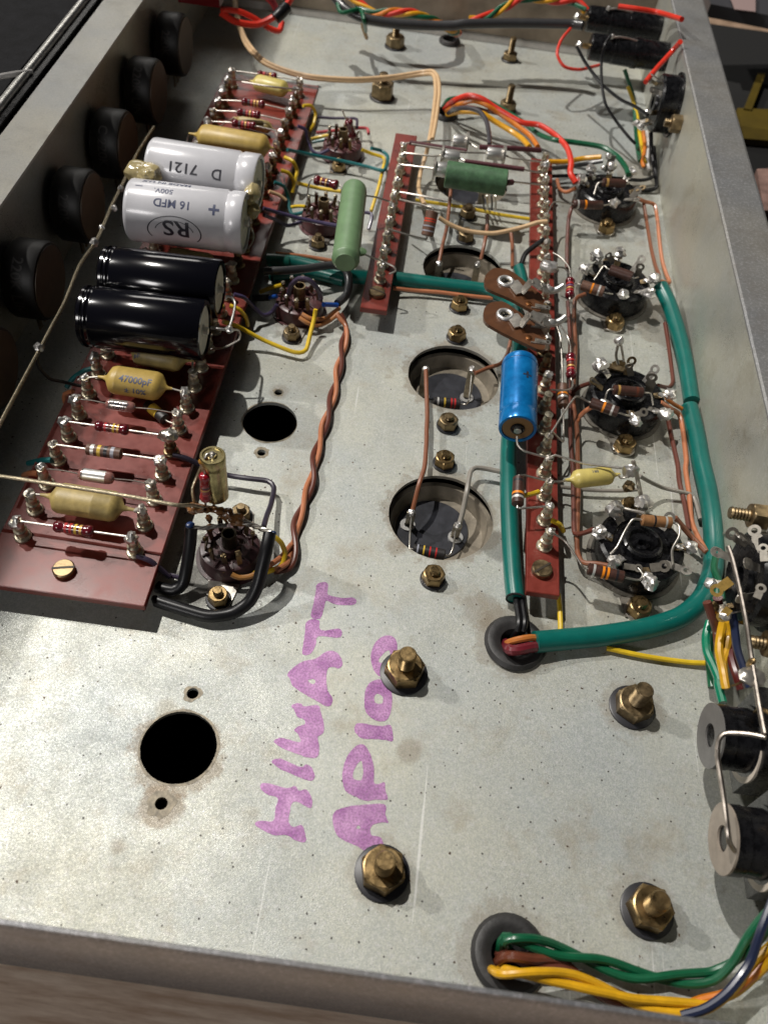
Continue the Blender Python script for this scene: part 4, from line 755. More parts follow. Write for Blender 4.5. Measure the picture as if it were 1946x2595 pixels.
# tag-plate trimmers
def trimmer(label,pts,eye,br,z,rivet,lugs,sol,rot=0):
    t=thing('tag_plate',at('K',*eye,z),label,'tag plate','brown oval tag plates with metal clips'); q=[tuple(at('K',x,y,z)) for x,y in closed_smooth([Vector(p) for p in pts],6)]
    b=MB(); b.prism(q,(0,0,-.14),PAX); b.build('base_plate',t,30)
    e=at('K',*eye,z); b=MB(); b.torus(e+Vector((0,0,.02)),(0,0,1),.27,.09,ALU,28,10); b.lathe(e,(0,0,1),[(0,.2),(.03,.2)],20,mat('eyelet_floor',(.3,.27,.2),.3,1)); b.box(e+Vector((0,0,.04)),(.28,.06,.03),BLACKP,Matrix.Rotation(.5,3,'Z')); b.box(e+Vector((0,0,.045)),(.06,.28,.03),BLACKP,Matrix.Rotation(.5,3,'Z')); b.build('eyelet',t,40)
    b=MB(); w2=.17
    def sheet(path,wd):
        for i in range(len(path)-1):
            A,B=path[i],path[i+1]; d=(B-A).normalized(); s=Vector((0,1,0)); s=(s-d*s.dot(d)).normalized()*wd; n=d.cross(s).normalized()*.025
            b.add([A-s-n,A+s-n,B+s-n,B-s-n,A-s+n,A+s+n,B+s+n,B-s+n],[(0,1,2,3),(7,6,5,4),(0,4,5,1),(3,2,6,7),(0,3,7,4),(1,5,6,2)],STEEL)
    sheet([e+Vector((.25,0,.06))]+[at('K',x,y,z+dz) for x,y,dz in br],.24); b.build('clip',t,0)
    r_=at('K',*rivet,z); b=MB(); b.lathe(r_,(0,0,1),[(0,.13),(.04,.12),(.06,.06),(.061,0)],16,mat('copper',(.42,.18,.07),.35,1)); b.build('rivet',t,40)
    for (x,y) in lugs:
        p=at('K',x,y,z); b=MB(); strip(b,p-Vector((.1,0,-.05)),(1,-.1,.0),(0,0,1),.7,.22,STEEL); b.box(p+Vector((.1,-.12,-.1)),(.7,.05,.3),STEEL); b.build('lug',t,0)
    b=MB(); A=at('K',*sol[0],z+.3); B=at('K',*sol[1],z+.35); b.tube(smooth_path([A,A.lerp(B,.4)+Vector((0,0,-.08)),A.lerp(B,.8),B+Vector((.05,.1,.1))],.05),.13,SOLDER,10); b.blob(A.lerp(B,.3),.2,SOLDER,.4,12,7,(1.3,.7,.6)); b.build('solder',t,60)
trimmer('rear brown oval tag plate with a metal clip beside the right board',[(985,340),(1000,290),(1050,245),(1110,240),(1180,255),(1260,310),(1340,380),(1420,440),(1440,500),(1420,560),(1380,570),(1290,530),(1180,470),(1060,420),(1005,390)],(1150,345),[(1270,430,.1),(1350,330,.55),(1430,390,.5),(1470,400,.4)],2.3,(1325,515),[(1390,535),(1395,600)],((1440,405),(1575,400)))
trimmer('front brown oval tag plate with a metal clip, just behind the blue capacitor',[(980,600),(985,550),(1020,510),(1080,495),(1140,500),(1220,550),(1310,620),(1400,690),(1450,760),(1450,850),(1400,860),(1290,810),(1160,750),(1050,690),(995,650)],(1145,600),[(1260,685,.1),(1335,585,.55),(1430,640,.5),(1480,660,.4)],2.3,(1325,775),[(1390,680),(1390,800)],((1460,660),(1590,640)))
# maroon resistors beside right board
rs('upper small maroon resistor standing right of the tag plates','L',(262,20,1.7),(260,150,1.5),'m','rvgr',.2,[(255,-60,1.8),(200,-130,1.8),(140,-165,1.8)],[(262,200,1.3),(265,250,1.1)])
rs('lower small maroon resistor standing right of the blue capacitor','L',(265,550,1.7),(270,715,1.5),'m','rbgr',.2,[(262,480,1.75),(240,420,1.8),(190,340,2.0)],[(280,740,1.5),(270,790,1.6),(210,805,1.75),(130,800,1.8)])
rs('brown resistor with orange band standing on end beside the right board','L',(208,765,1.4),(212,920,1.2),'c','..os.',.2,[(205,650,1.5),(195,440,1.8),(160,330,2.0)],[(215,1000,1.2),(215,1160,1.1),(190,1150,1.4),(130,1090,1.75)])
b=MB(); b.blob(at('K',1480,230,2.1),.36,SOLDER,.4,14,3,(1.1,.8,.6)); b.tube(smooth_path([at('K',1500,230,2.2),at('K',1600,240,2.1),at('K',1640,290,1.9)]),.04,LEAD,7); tag(b.build('solder_joint'),'large shiny solder joint on the right board behind the tag plates','solder')
# red resistor beside the light green capacitor
rs('small maroon resistor bridging over the socket beside the light green capacitor','F',(1045,770,2.0),(1230,815,2.0),'m','g.gk.',.22,[(1015,775,2.0),(1000,830,1.7),(990,960,1.0)],[(1255,830,2.0),(1250,980,1.2)])
rs('small maroon resistor standing over the farthest purple socket','F',(1305,315,2.3),(1345,450,1.4),'m','....',.2,[(1285,300,2.5),(1260,240,2.9)],[(1350,470,1.2)])
# gold capacitor with red resistor at the near socket
P0,P1=at('N',553,580,2.2),at('N',512,195,4.05); t=thing('gold_capacitor',P0,'tarnished gold can capacitor standing above the burnt near socket','capacitor'); ax=(P1-P0).normalized(); L=(P1-P0).length
b=MB(); b.lathe(P0,ax,[(0,.3),(.04,.37),(L-.5,.37),(L-.45,.36),(L-.4,.37),(L-.03,.38),(L,.36),(L+.001,.30),(L-.04,.28),(L-.041,0)],30,GOLD); b.build('can',t,40)
b=MB(); b.blob(P1+Vector((0,0,-.02)),.13,STEEL,.5,10,1); b.blob(P1+Vector((-.18,-.15,-.15)),.17,mat('amber_flux',(.5,.22,.03),.15,coat=1,trans=.4),.4,10,6,(1.2,1,.8)); b.tube(smooth_path([P1+Vector((-.05,-.05,0)),P1+Vector((-.12,-.1,.12)),P1+Vector((-.22,-.2,-.1))]),.05,LEAD,7); b.build('solder',t,60)
b=MB(); b.tube(smooth_path([P0,P0+Vector((0,0,-.2)),at('N',520,670,2.0)]),.04,LEAD,7); b.build('lead',t)
rs('small red lacquered resistor standing in front of the gold capacitor','N',(440,370,3.55),(447,620,2.5),'m','..kg.r',.175,[(440,340,3.6),(440,290,3.8)],[(447,660,2.3)],body=mat('red_lacquer',(.24,.008,.015),.15,coat=.7))
wire('bare_lead','bent brassy lead running from the gold capacitor down to the rod',ROD,.05,'N',[(415,285,3.6),(370,390,3.2),(325,500,2.9),(335,600,2.6),(345,640,2.4)],cat='lead')
b=MB()
for (x,y,z,s_,q) in ((350,690,2.35,.20,(1.5,1,.7)),(440,700,2.2,.16,(1.5,1,.6)),(560,710,2.1,.15,(1.6,1,.6)),(650,740,2.0,.18,(1.3,1,.7)),(740,800,1.8,.22,(1.2,1,.8)),(480,790,1.7,.13,(.7,.8,1.4)),(500,870,1.4,.14,(.8,.8,1.2))): b.blob(at('N',x,y,z),s_,RUST,.6,12,x*.1,q)
b.tube(smooth_path([at('N',300,670,2.5),at('N',450,700,2.2),at('N',620,735,2.05),at('N',760,790,1.8),at('N',900,850,1.6)]),.07,RUST,8)
b.tube(smooth_path([at('N',560,740,2.1),at('N',600,770,1.9),at('N',650,830,1.7),at('N',600,870,1.5)]),.05,RUST,7)
tag(b.build('burnt_solder_mess'),'burnt amber solder mess above the dirty near valve socket','solder')
def braid(label,c,pts,r=.03,n=4,R=.045):
    P=smooth_path([at(c,*p) for p in pts],.05); b=MB()
    for k in range(n):
        q=[]
        for i,p in enumerate(P):
            d=(P[min(i+1,len(P)-1)]-P[max(i-1,0)]).normalized(); s=d.cross(Vector((0,0,1))).normalized(); u=s.cross(d); a=i*.35+k*2*math.pi/n; q.append(p+(s*math.cos(a)+u*math.sin(a))*R)
        b.tube(q,r,LEAD,5)
    tag(b.build('braided_screen'),label,'wire')
braid('twisted bare screen strands left of the burnt near socket','N',[(330,870,2.0),(420,880,1.95),(520,865,1.9),(640,850,1.8)])
braid('twisted bare screen strands right of the burnt near socket','N',[(800,830,1.8),(880,850,1.8),(960,880,1.85),(1060,920,1.9)],R=.06)
# ------------------------------------------------------------------ wires
w_=wire
w_('black_cable','short black screened cable with a blue tip left of the burnt near socket',BLK,.19,'N',[(315,870,2.0),(300,1050,1.5),(270,1250,.9),(235,1400,.5),(150,1460,.35),(0,1430,.3),('M',1500,1430,.3)],cat='cable',seg=14)
b=MB(); b.blob(at('N',305,852,2.02),.17,wc('dull_blue',(.01,.03,.10)),.2,10,1,(.8,.8,.4)); tag(b.build('blue_insulation'),'blue wire tip on the short black cable by the left board','wire tip')
w_('black_cable','long black screened cable looping round the burnt near socket',BLK,.2,'N',[(1045,930,1.85),(1020,1060,1.7),(975,1250,1.3),(930,1420,.9),(850,1570,.55),(700,1670,.35),(480,1700,.3),(250,1640,.3),(0,1560,.3),('M',1480,1540,.3)],cat='cable',seg=14)
b=MB(); b.blob(at('N',1080,930,1.85),.10,MT['dull_blue'],.2,10,1,(1,1,1)); tag(b.build('blue_insulation'),'blue wire tip at the upper end of the long black cable loop','wire tip')
w_('purple_wire','dull dark purple wire from the left board bent round towards the burnt near socket',wc('grey_purple_wire',(.032,.026,.042)),.092,'N',[(140,195,1.3),(260,225,1.2),(400,285,.9),(640,380,.5),(850,415,.5),(1030,440,.5),(1085,500,.5),(1060,650,.6),(1020,760,.9),(990,870,1.2)])
w_('purple_wire','purple wire dropping off the front right turret of the left board',PURD,.085,'M',[(1280,1140,1.15),(1400,1180,1.1),(1500,1260,.7),(1580,1330,.4),('N',120,1320,.3),('N',220,1340,.3)])
w_('yellow_wire','short yellow wire looped right of the burnt near socket',YEL,.085,'N',[(1090,960,1.1),(1150,1010,.9),(1190,1120,.5),(1150,1230,.3),(1010,1290,.3),(900,1300,.5)])
w_('orange_brown_wire','tan wire in front of the burnt near socket',mat('tan_wire',(.36,.17,.05),.35),.085,'N',[(690,1310,.6),(760,1340,.5),(860,1330,.5),(940,1290,.5),(1010,1240,.4),(1060,1230,.3)])
# twisted pair
def twisted(specs,c,pts,R,turns,zoff=0):
    P=smooth_path([at(c,*p) if len(p)==3 else at(*p) for p in pts],.1); L=[0]
    for i in range(1,len(P)): L.append(L[-1]+(P[i]-P[i-1]).length)
    for k,(nm,lab,m,r) in enumerate(specs):
        q=[]
        for i,p in enumerate(P):
            d=(P[min(i+1,len(P)-1)]-P[max(i-1,0)]).normalized(); s=d.cross(Vector((0,0,1))).normalized(); u=s.cross(d); a=2*math.pi*(turns*L[i]/L[-1]+k/len(specs)); q.append(p+(s*math.cos(a)*R+u*math.sin(a)*R*.8))
        b=MB(); b.tube(q,r,m,10); tag(b.build(nm),lab,'wire')
twisted([('salmon_wire','salmon wire of the long twisted pair down the chassis floor',SAL,.095),('brown_wire','dark brown wire of the long twisted pair down the chassis floor',BRO,.095)],'J',
 [(1190,650,.5),(1250,760,.25),(1230,900,.2),(1190,1100,.2),(1150,1290,.2),(1100,1480,.2),('N',1470,220,.2),('N',1440,420,.2),('N',1360,660,.2),('N',1290,860,.2),('N',1270,1050,.2),('N',1230,1220,.25),('N',1100,1280,.35)],.10,4.3)
w_('salmon_wire','salmon wire entering the burnt near socket from the right',SAL,.09,'N',[(1250,1030,.3),(1150,1150,.4),(1050,1220,.5),(960,1260,.6)])
w_('yellow_wire','long yellow wire bent into a hook beside the small socket',YEL,.088,'J',[(215,715,1.3),(330,750,1.0),(560,870,.5),(780,960,.3),(860,975,.3),(915,950,.3),(950,820,.5),(985,680,.8),(995,610,1.1)])
w_('yellow_wire','short yellow wire bent down off the board edge beside the black capacitors',YEL,.085,'J',[(275,580,1.3),(350,610,1.2),(410,680,.8),(425,750,.4)])
w_('purple_wire','purple wire dipping from the left board to the hooked yellow wire socket',PUR,.085,'J',[(310,485,1.5),(400,515,1.3),(470,590,.8),(560,660,.4),(630,630,.4),(670,570,.7)])
w_('purple_wire','purple wire arching over the socket with the hooked yellow wire',PURD,.1,'J',[(765,500,1.1),(790,410,1.6),(860,350,2.0),(950,370,2.0),(1020,450,1.6),(1040,520,1.1)])
w_('grey_cable','grey black cable running from the left board past the green capacitor and down',DGRY,.17,'J',[(560,285,1.2),(700,285,1.2),(900,270,1.1),(1120,240,1.0),(1230,260,.9),(1275,350,.7),(1260,480,.5),(1180,560,.6)],cat='cable',seg=12)
w_('blue_wire','short blue wire tip right of the hooked yellow wire socket',BLU,.1,'J',[(1180,575,.6),(1130,572,.7),(1060,570,.9)])
w_('black_cable','short black cable with blue tip left of the hooked yellow wire socket',BLK,.14,'J',[(460,515,.6),(540,515,.6),(605,510,.7)],cat='cable')
w_('blue_wire','short blue wire tip left of the hooked yellow wire socket',BLU,.09,'J',[(605,510,.7),(670,500,.9)])
w_('yellow_wire','short yellow wire reaching up to the rear of the hooked wire socket',YEL,.085,'J',[(530,465,.5),(620,430,.8),(715,405,1.1)])
w_('salmon_wire','salmon wire around the front of the hooked yellow wire socket',mat('copper_tan_wire',(.40,.17,.06),.35),.09,'J',[(860,680,.6),(920,720,.5),(1020,745,.3),(1120,700,.3),(1190,640,.4)])
w_('salmon_wire','second salmon wire around the front of the hooked yellow wire socket',mat('copper_tan_wire',(.40,.17,.06),.35),.09,'J',[(880,650,.7),(960,690,.6),(1060,690,.4),(1140,640,.4),(1195,600,.4)])
w_('salmon_wire','salmon wire running behind the hooked wire socket along the green sleeve',SAL,.09,'J',[(660,140,.7),(900,165,.5),(1150,205,.4)])
# sleeves
w_('green_sleeve','thick green sleeve running across under the middle board then down past the blue capacitor',TEAL,.30,'J',[(590,215,.55),(800,215,.45),(1000,260,.4),(1250,330,.36),('K',300,320,.36),('K',650,365,.36),('K',1000,410,.38),('K',1160,470,.5),('K',1240,600,.6),('K',1255,800,.6),('K',1245,1000,.6),('K',1215,1300,.6),('O',1175,50,.6),('O',1170,400,.58),('O',1185,800,.5),('O',1205,1100,.45),('O',1222,1255,.42)],cat='sleeve',seg=20)
w_('green_sleeve','dark green heat shrunk stretch of the sleeve at the left board',TEALD,.335,'J',[(585,205,.56),(680,210,.55),(765,220,.5)],cat='sleeve',seg=18)
w_('green_sleeve','second green sleeve lying below the grey black cable',TEAL,.26,'J',[(1230,370,.3),(1000,310,.3),(800,300,.35),(620,330,.4)],cat='sleeve',seg=16)
b=MB(); p=at('O',1222,1275,.42); 
b.lathe(p+Vector((0,.12,0)),(0,-1,0),[(0,.305),(.06,.31),(.061,.26),(-.1,.25),(-.101,0)],24,HOLE); tag(b.build('sleeve_mouth'),'dark open mouth of the vertical green sleeve above the grommet','sleeve end')
for dx,lab in ((0,'left'),(45,'right')):
    w_('black_wire',lab+' black wire passing from the vertical green sleeve into the grommet',BLK,.1,'O',[(1225+dx,1230,.4),(1235+dx,1320,.5),(1250+dx,1430,.6),(1240+dx,1500,.5),(1200+dx,1560,-.1)])
w_('green_sleeve','upper green sleeve along the right wall ending in a gap',TEAL,.32,'L',[(898,70,.9),(960,200,.75),(1030,420,.6),(1080,640,.5),(1118,885,.45)],cat='sleeve',seg=20)
w_('green_sleeve','long green sleeve along the right wall curving round to the grommet',TEAL,.34,'L',[(1100,925,.45),('P',1148,0,.45),('P',1185,200,.45),('P',1232,400,.45),('P',1262,600,.45),('P',1275,800,.45),('P',1262,980,.42),('P',1190,1160,.40),('P',1040,1290,.38),('P',800,1370,.37),('P',500,1420,.36),('P',200,1450,.36),('O',1370,1590,.45)],cat='sleeve',seg=20)
w_('orange_wire','orange wire leaving the horizontal sleeve into the grommet',mat('orange_brown_wire',(.42,.14,.03),.35),.11,'O',[(1400,1560,.5),(1340,1555,.6),(1250,1570,.62),(1180,1590,.45),(1140,1615,-.1)])
w_('maroon_wire','maroon wires leaving the horizontal sleeve into the grommet',mat('maroon_wire',(.13,.012,.02),.3,coat=.4),.17,'O',[(1400,1625,.4),(1330,1630,.55),(1240,1650,.6),(1180,1650,.5),(1150,1600,-.1)])
# wires by sockets
w_('salmon_wire','salmon wire dropping into the nearest capacitor opening from the one behind',SALB,.085,'K',[(540,1020,.35),(545,1180,.5),(550,1380,.6),(545,1480,.6),('O',545,40,.6),('O',530,250,.6),('O',490,380,.5),('O',440,580,-.05)])
w_('grey_wire','grey wire arching into the nearest capacitor opening from under the green sleeve',GRY,.09,'O',[(1120,290,.5),(1000,265,.5),(920,258,.55),(880,290,.6),(850,450,.5),(820,600,.1),(795,690,-.1)])
w_('salmon_wire','salmon wire from the second capacitor opening under the blue capacitor',SALB,.08,'K',[(915,1045,.3),(1020,1000,.3),(1110,970,.4),(1160,900,.4),(1190,780,.4)])
rs('black resistor with silver, yellow and red bands inside the second opening','K',(598,1262,-.6),(800,1278,-.6),'k','s.y.rr',.2,[(570,1262,-.6),(530,1240,-.5)],[(850,1280,-.55),(870,1240,-.3),(890,1060,.2)])
rs('dusty resistor with yellow and two red bands inside the nearest opening','O',(440,880,-.6),(685,925,-.6),'k','w.y.r.r.',.2,[(415,860,-.6),(420,740,-.4),(430,640,-.15)],[(730,910,-.6),(750,860,-.5),(765,740,-.2)])
w_('brown_wire','brown wire running beside the right board past two octal sockets',BRO,.085,'L',[(245,180,.5),(255,330,.5),(262,500,.5),(250,700,.4),(262,900,.4),(262,1150,.4),('P',280,250,.4),('P',285,500,.4),('P',295,700,.5),('P',380,690,.8),('P',430,670,1.0)])
w_('salmon_wire','salmon brown wire running beside the brown one to the nearest octal socket',SALB,.09,'L',[(370,125,.7),(300,160,.6),(290,300,.5),(300,500,.4),(290,720,.4),(285,900,.4),(310,1080,.4),(315,1300,.4),('P',320,400,.4),('P',315,600,.4),('P',312,820,.4),('P',350,905,.5),('P',450,915,.7),('P',530,930,.9)])
w_('salmon_wire','salmon branch wire reaching the second octal socket from the left',SAL,.09,'L',[(310,1030,.4),(320,1000,.4),(370,950,.7),(430,915,1.0)])
w_('brown_wire','brown branch wire reaching the rear left of the second octal socket',BRO,.085,'L',[(260,830,.5),(330,780,.7),(400,755,1.0)])
w_('brown_wire','brown wire going back from the third socket to the farthest socket',BRO,.09,'H',[(240,1060,.5),(240,900,.5),(250,720,.5),(270,640,.7),(300,600,1.0)])
w_('salmon_wire','salmon wire curled left of the farthest octal socket',SAL,.09,'H',[(170,430,.5),(190,500,.4),(240,520,.5),(300,490,.9)])
w_('salmon_wire','salmon wire along the wall between the farthest and third octal sockets',SAL,.09,'H',[(720,560,.9),(800,590,.7),(855,610,.5),(875,700,.3),(890,850,.3),(910,1000,.3),(940,1100,.4),(960,1160,.5),(870,1140,.8)])
w_('brown_wire','brown wire along the wall between the farthest and third octal sockets',SALB,.085,'H',[(780,600,.6),(800,720,.3),(830,900,.3),(860,1030,.3),(890,1110,.4)])
w_('brown_wire','dark brown wire beside the upper green sleeve',BRO,.085,'L',[(930,330,.4),(950,450,.3),(970,600,.3),(985,740,.3),(955,785,.5),(880,770,.9)])
w_('salmon_wire','salmon wire from the second socket along the long green sleeve',SAL,.095,'L',[(900,890,1.0),(960,930,.8),(1030,975,.4),(1055,1080,.3),(1080,1300,.3),('P',1075,250,.3),('P',1100,420,.3),('P',1115,600,.3),('P',1150,700,.4),('P',1220,830,.6)])
w_('brown_wire','brown wire next to the salmon wire along the long green sleeve',BRO,.09,'L',[(950,1000,.3),(980,1150,.3),(1020,1330,.3),('P',1030,330,.3),('P',1070,500,.3),('P',1100,680,.4)])
w_('orange_wire','short orange brown wire behind the lower green sleeve end',ORA,.08,'L',[(940,860,.9),(990,900,.7),(1050,935,.5)])
w_('brown_wire','thick brown wire from the tan resistor to the long green sleeve',SALB,.1,'P',[(1000,590,1.2),(1060,660,.9),(1120,730,.7),(1215,825,.6)])
w_('grey_wire','grey wire passing behind the nearest octal socket towards the wall',GRY,.075,'P',[(750,295,1.4),(830,340,.9),(920,380,.5),(1030,405,.4),(1130,440,.3),(1180,600,.3)])
w_('grey_wire','thin grey wire lying under the yellow capacitor',GRY,.07,'P',[(190,372,.3),(400,395,.3),(620,400,.3),(740,390,.4)])
w_('yellow_wire','yellow wire running out from under the narrow right board',YEL,.085,'P',[(180,1130,.3),(190,1250,.3),(195,1400,.3)])
w_('yellow_wire','yellow wire passing under the long green sleeve to the right wall',YEL,.085,'P',[(520,1510,.15),(700,1550,.15),(900,1585,.15),(1100,1610,.15),(1240,1615,.2)])
# rear wires
w_('cream_wire','cream wire pair sweeping over the rear floor to the middle board',CREAM,.1,'B',[(250,-20,2.0),(260,90,1.8),(320,260,1.5),(450,400,1.5),(700,485,1.5),(1000,510,1.5),(1250,495,1.6),(1450,465,1.8),(1520,460,2.0),(1555,500,2.0),(1565,600,2.0),(1540,800,2.0),(1520,900,2.0)])
w_('cream_wire','second cream wire beside the sweeping one over the rear floor',CREAM,.1,'B',[(240,-20,1.9),(250,90,1.7),(310,280,1.4),(440,415,1.4),(700,500,1.4),(1000,525,1.4),(1250,510,1.5),(1450,483,1.7),(1515,480,1.9),(1535,510,1.9),(1540,600,1.9),(1520,780,1.9),(1500,900,1.9),('G',540,430,1.2),('G',500,560,.8),('G',485,690,.9),('G',530,810,2.3)])
w_('cream_wire','cream wire sagging from the middle board to the right board',CREAM,.1,'G',[(640,910,1.7),(720,960,1.5),(850,1010,1.3),(1050,1030,1.3),(1250,990,1.5),(1400,945,1.75),(1465,940,1.8)])
w_('grey_sleeved_wire','glossy dark grey wire arching out of the rear grommet',wc('glossy_grey_wire',(.06,.055,.06),.2),.12,'G',[(700,120,.2),(760,80,1.2),(860,72,1.6),(950,100,1.7),(1000,170,1.6),(1020,260,1.4),(1025,350,1.2)])
for nm,lab,m,r,c,pts in (('red_wire','red wire of the rear bundle ending at the farthest octal socket',RED,.145,'C',[(70,700,.3),(130,650,1.3),(220,618,1.8),(310,640,1.8),(400,700,1.5),(560,790,1.2),(680,810,1.2),(790,880,1.2),(860,960,1.4),(885,1050,1.5),(880,1120,1.4),(915,1180,1.2)]),
 ('orange_wire','orange wire of the rear bundle bending down to the right board',ORA,.13,'C',[(80,720,.3),(150,680,1.2),(250,650,1.6),(340,680,1.6),(430,740,1.3),(530,810,1.1),(620,880,1.1),(670,950,1.3)]),
 ('yellow_wire','bright yellow wire of the rear bundle bending down to the right board',YELO,.14,'C',[(85,740,.3),(180,720,1.0),(300,730,1.3),(400,790,1.1),(500,850,1.0),(570,900,1.1),(615,950,1.3)]),
 ('green_wire','green wire of the rear bundle ending at the farthest octal socket rear tag',GREEN,.13,'C',[(60,690,.3),(110,640,1.0),(300,640,.9),(430,700,.8),(560,780,.7),(680,870,.8),(780,905,1.2),(900,920,1.2),(1080,950,1.3),(1180,1010,1.4),(1235,1080,1.5),(1255,1130,1.6)]),
 ('brown_wire','reddish brown wire under the rear bundle',BRO,.1,'C',[(80,730,.3),(200,690,1.0),(350,720,1.3),(470,750,1.2),(560,800,1.0)]),
 ('yellow_wire','amber wire from the right board to the rear tag of the farthest octal socket',YELO,.12,'C',[(740,1045,1.2),(850,1045,1.2),(960,1025,1.3),(1080,1015,1.6)]),
 ('grey_wire','dark grey wire behind the farthest octal socket',DGRY,.11,'C',[(740,1090,.6),(850,1080,.5),(980,1060,.6),(1090,1040,.9)]),
 ('black_wire','long black wire lying behind the farthest socket to the wall',BLK,.09,'C',[(740,1140,.4),(950,1135,.3),(1150,1150,.3),(1350,1165,.3),(1430,1120,.4),(1420,950,.8)]),
 ('red_wire','red wire looping from the rear fuse holder cap',RED,.085,'C',[(880,185,3.2),(820,260,3.0),(795,350,2.6),(840,430,2.2),(940,450,2.0),(1070,420,1.8)]),
 ('red_wire','straight red wire from the front fuse holder down to the wall socket',RED,.13,'C',[(1590,270,4.6),(1540,330,4.4),(1440,440,4.1),(1365,530,3.9)]),
 ('red_wire','red wire crossing above the rear fuse holder',RED,.13,'C',[(1190,40,4.6),(1300,55,4.7),(1450,80,4.7),(1600,125,4.4)]),
 ('black_wire','black wire hanging from the front fuse holder cap to the wall socket',BLK,.085,'C',[(920,300,3.3),(980,410,2.8),(1080,540,2.4),(1200,640,2.6),(1300,690,3.0),(1380,745,3.3)]),
 ('black_wire','black wire hanging from the middle of the front fuse holder to the floor harness',BLK,.08,'C',[(1140,230,4.2),(1105,290,3.9),(1080,400,3.2),(1085,560,2.5),(1110,680,2.0),(1180,790,1.5),(1260,890,1.2),(1300,930,1.0)])):
    w_(nm,lab,m,r,c,pts)
twisted([('red_wire','red wire of the thick twisted harness along the rear wall',RED,.14),('orange_wire','orange wire of the thick twisted harness along the rear wall',ORA,.13),('green_wire','green wire of the thick twisted harness along the rear wall',GREEN,.13),('amber_wire','amber wire of the thick twisted harness along the rear wall',YELO,.11)],'B',[(960,-60,3.0),(1040,20,2.6),(1150,90,2.4),(1250,80,2.6),(1400,90,2.6),(1540,140,2.2),('C',120,200,1.5),('C',150,210,.6)],.15,3)
twisted([('red_wire','red wire of the upper twisted bundle to the fuse holders',RED,.14),('yellow_wire','amber wire of the upper twisted bundle to the fuse holders',YELO,.11),('green_wire','green wire of the upper twisted bundle to the fuse holders',GREEN,.12)],'C',[(230,130,3.0),(340,110,3.2),(450,50,3.6),(560,-10,4.0),(750,0,4.0),(900,10,4.0),(980,70,3.8)],.14,2.5)
w_('black_cable','thick black ribbed cable across the rear to the fuse holder',DGRY,.25,'B',[(880,-30,3.4),(960,60,3.1),(1080,120,2.9),(1300,155,2.8),(1500,165,2.8),(1656,165,2.9),('C',200,155,3.0),('C',500,150,3.1),('C',880,155,3.3),('C',960,165,3.4)],cat='cable',seg=14)
w_('green_wire','green wire tied round the black ribbed cable',GREEN,.11,'B',[(900,-20,3.3),(930,80,3.2),(1050,60,3.3),(1080,140,3.0),(1090,200,1.8)])
w_('brown_wire','ochre wire dropping to the rear tag by the dark bolt',mat('ochre_wire',(.30,.16,.03),.4),.11,'B',[(1060,80,3.2),(1070,170,2.0),(1095,245,.8)])
w_('red_wire','red wire loop at the switch block',RED,.17,'B',[(150,80,3.6),(250,140,3.2),(380,160,3.0),(480,120,3.2),(560,60,3.6),(620,-30,4.2)])
w_('red_wire','second red wire loop hanging beside the switch block',RED,.15,'B',[(160,60,3.8),(270,75,3.5),(370,120,3.1),(460,180,2.6),(530,200,2.4),(550,140,2.7)])
w_('red_wire','pale red wire crossing the black tie near the switch block',PINK,.17,'B',[(440,-30,4.4),(490,20,4.0),(520,80,3.6)])
b=MB(); b.tube(smooth_path([at('B',505,120,3.6),at('B',540,85,3.8),at('B',575,50,3.9)]),.3,BLK,12); tag(b.build('cable_tie'),'black tape band gathering the red wires by the switch block','tape')
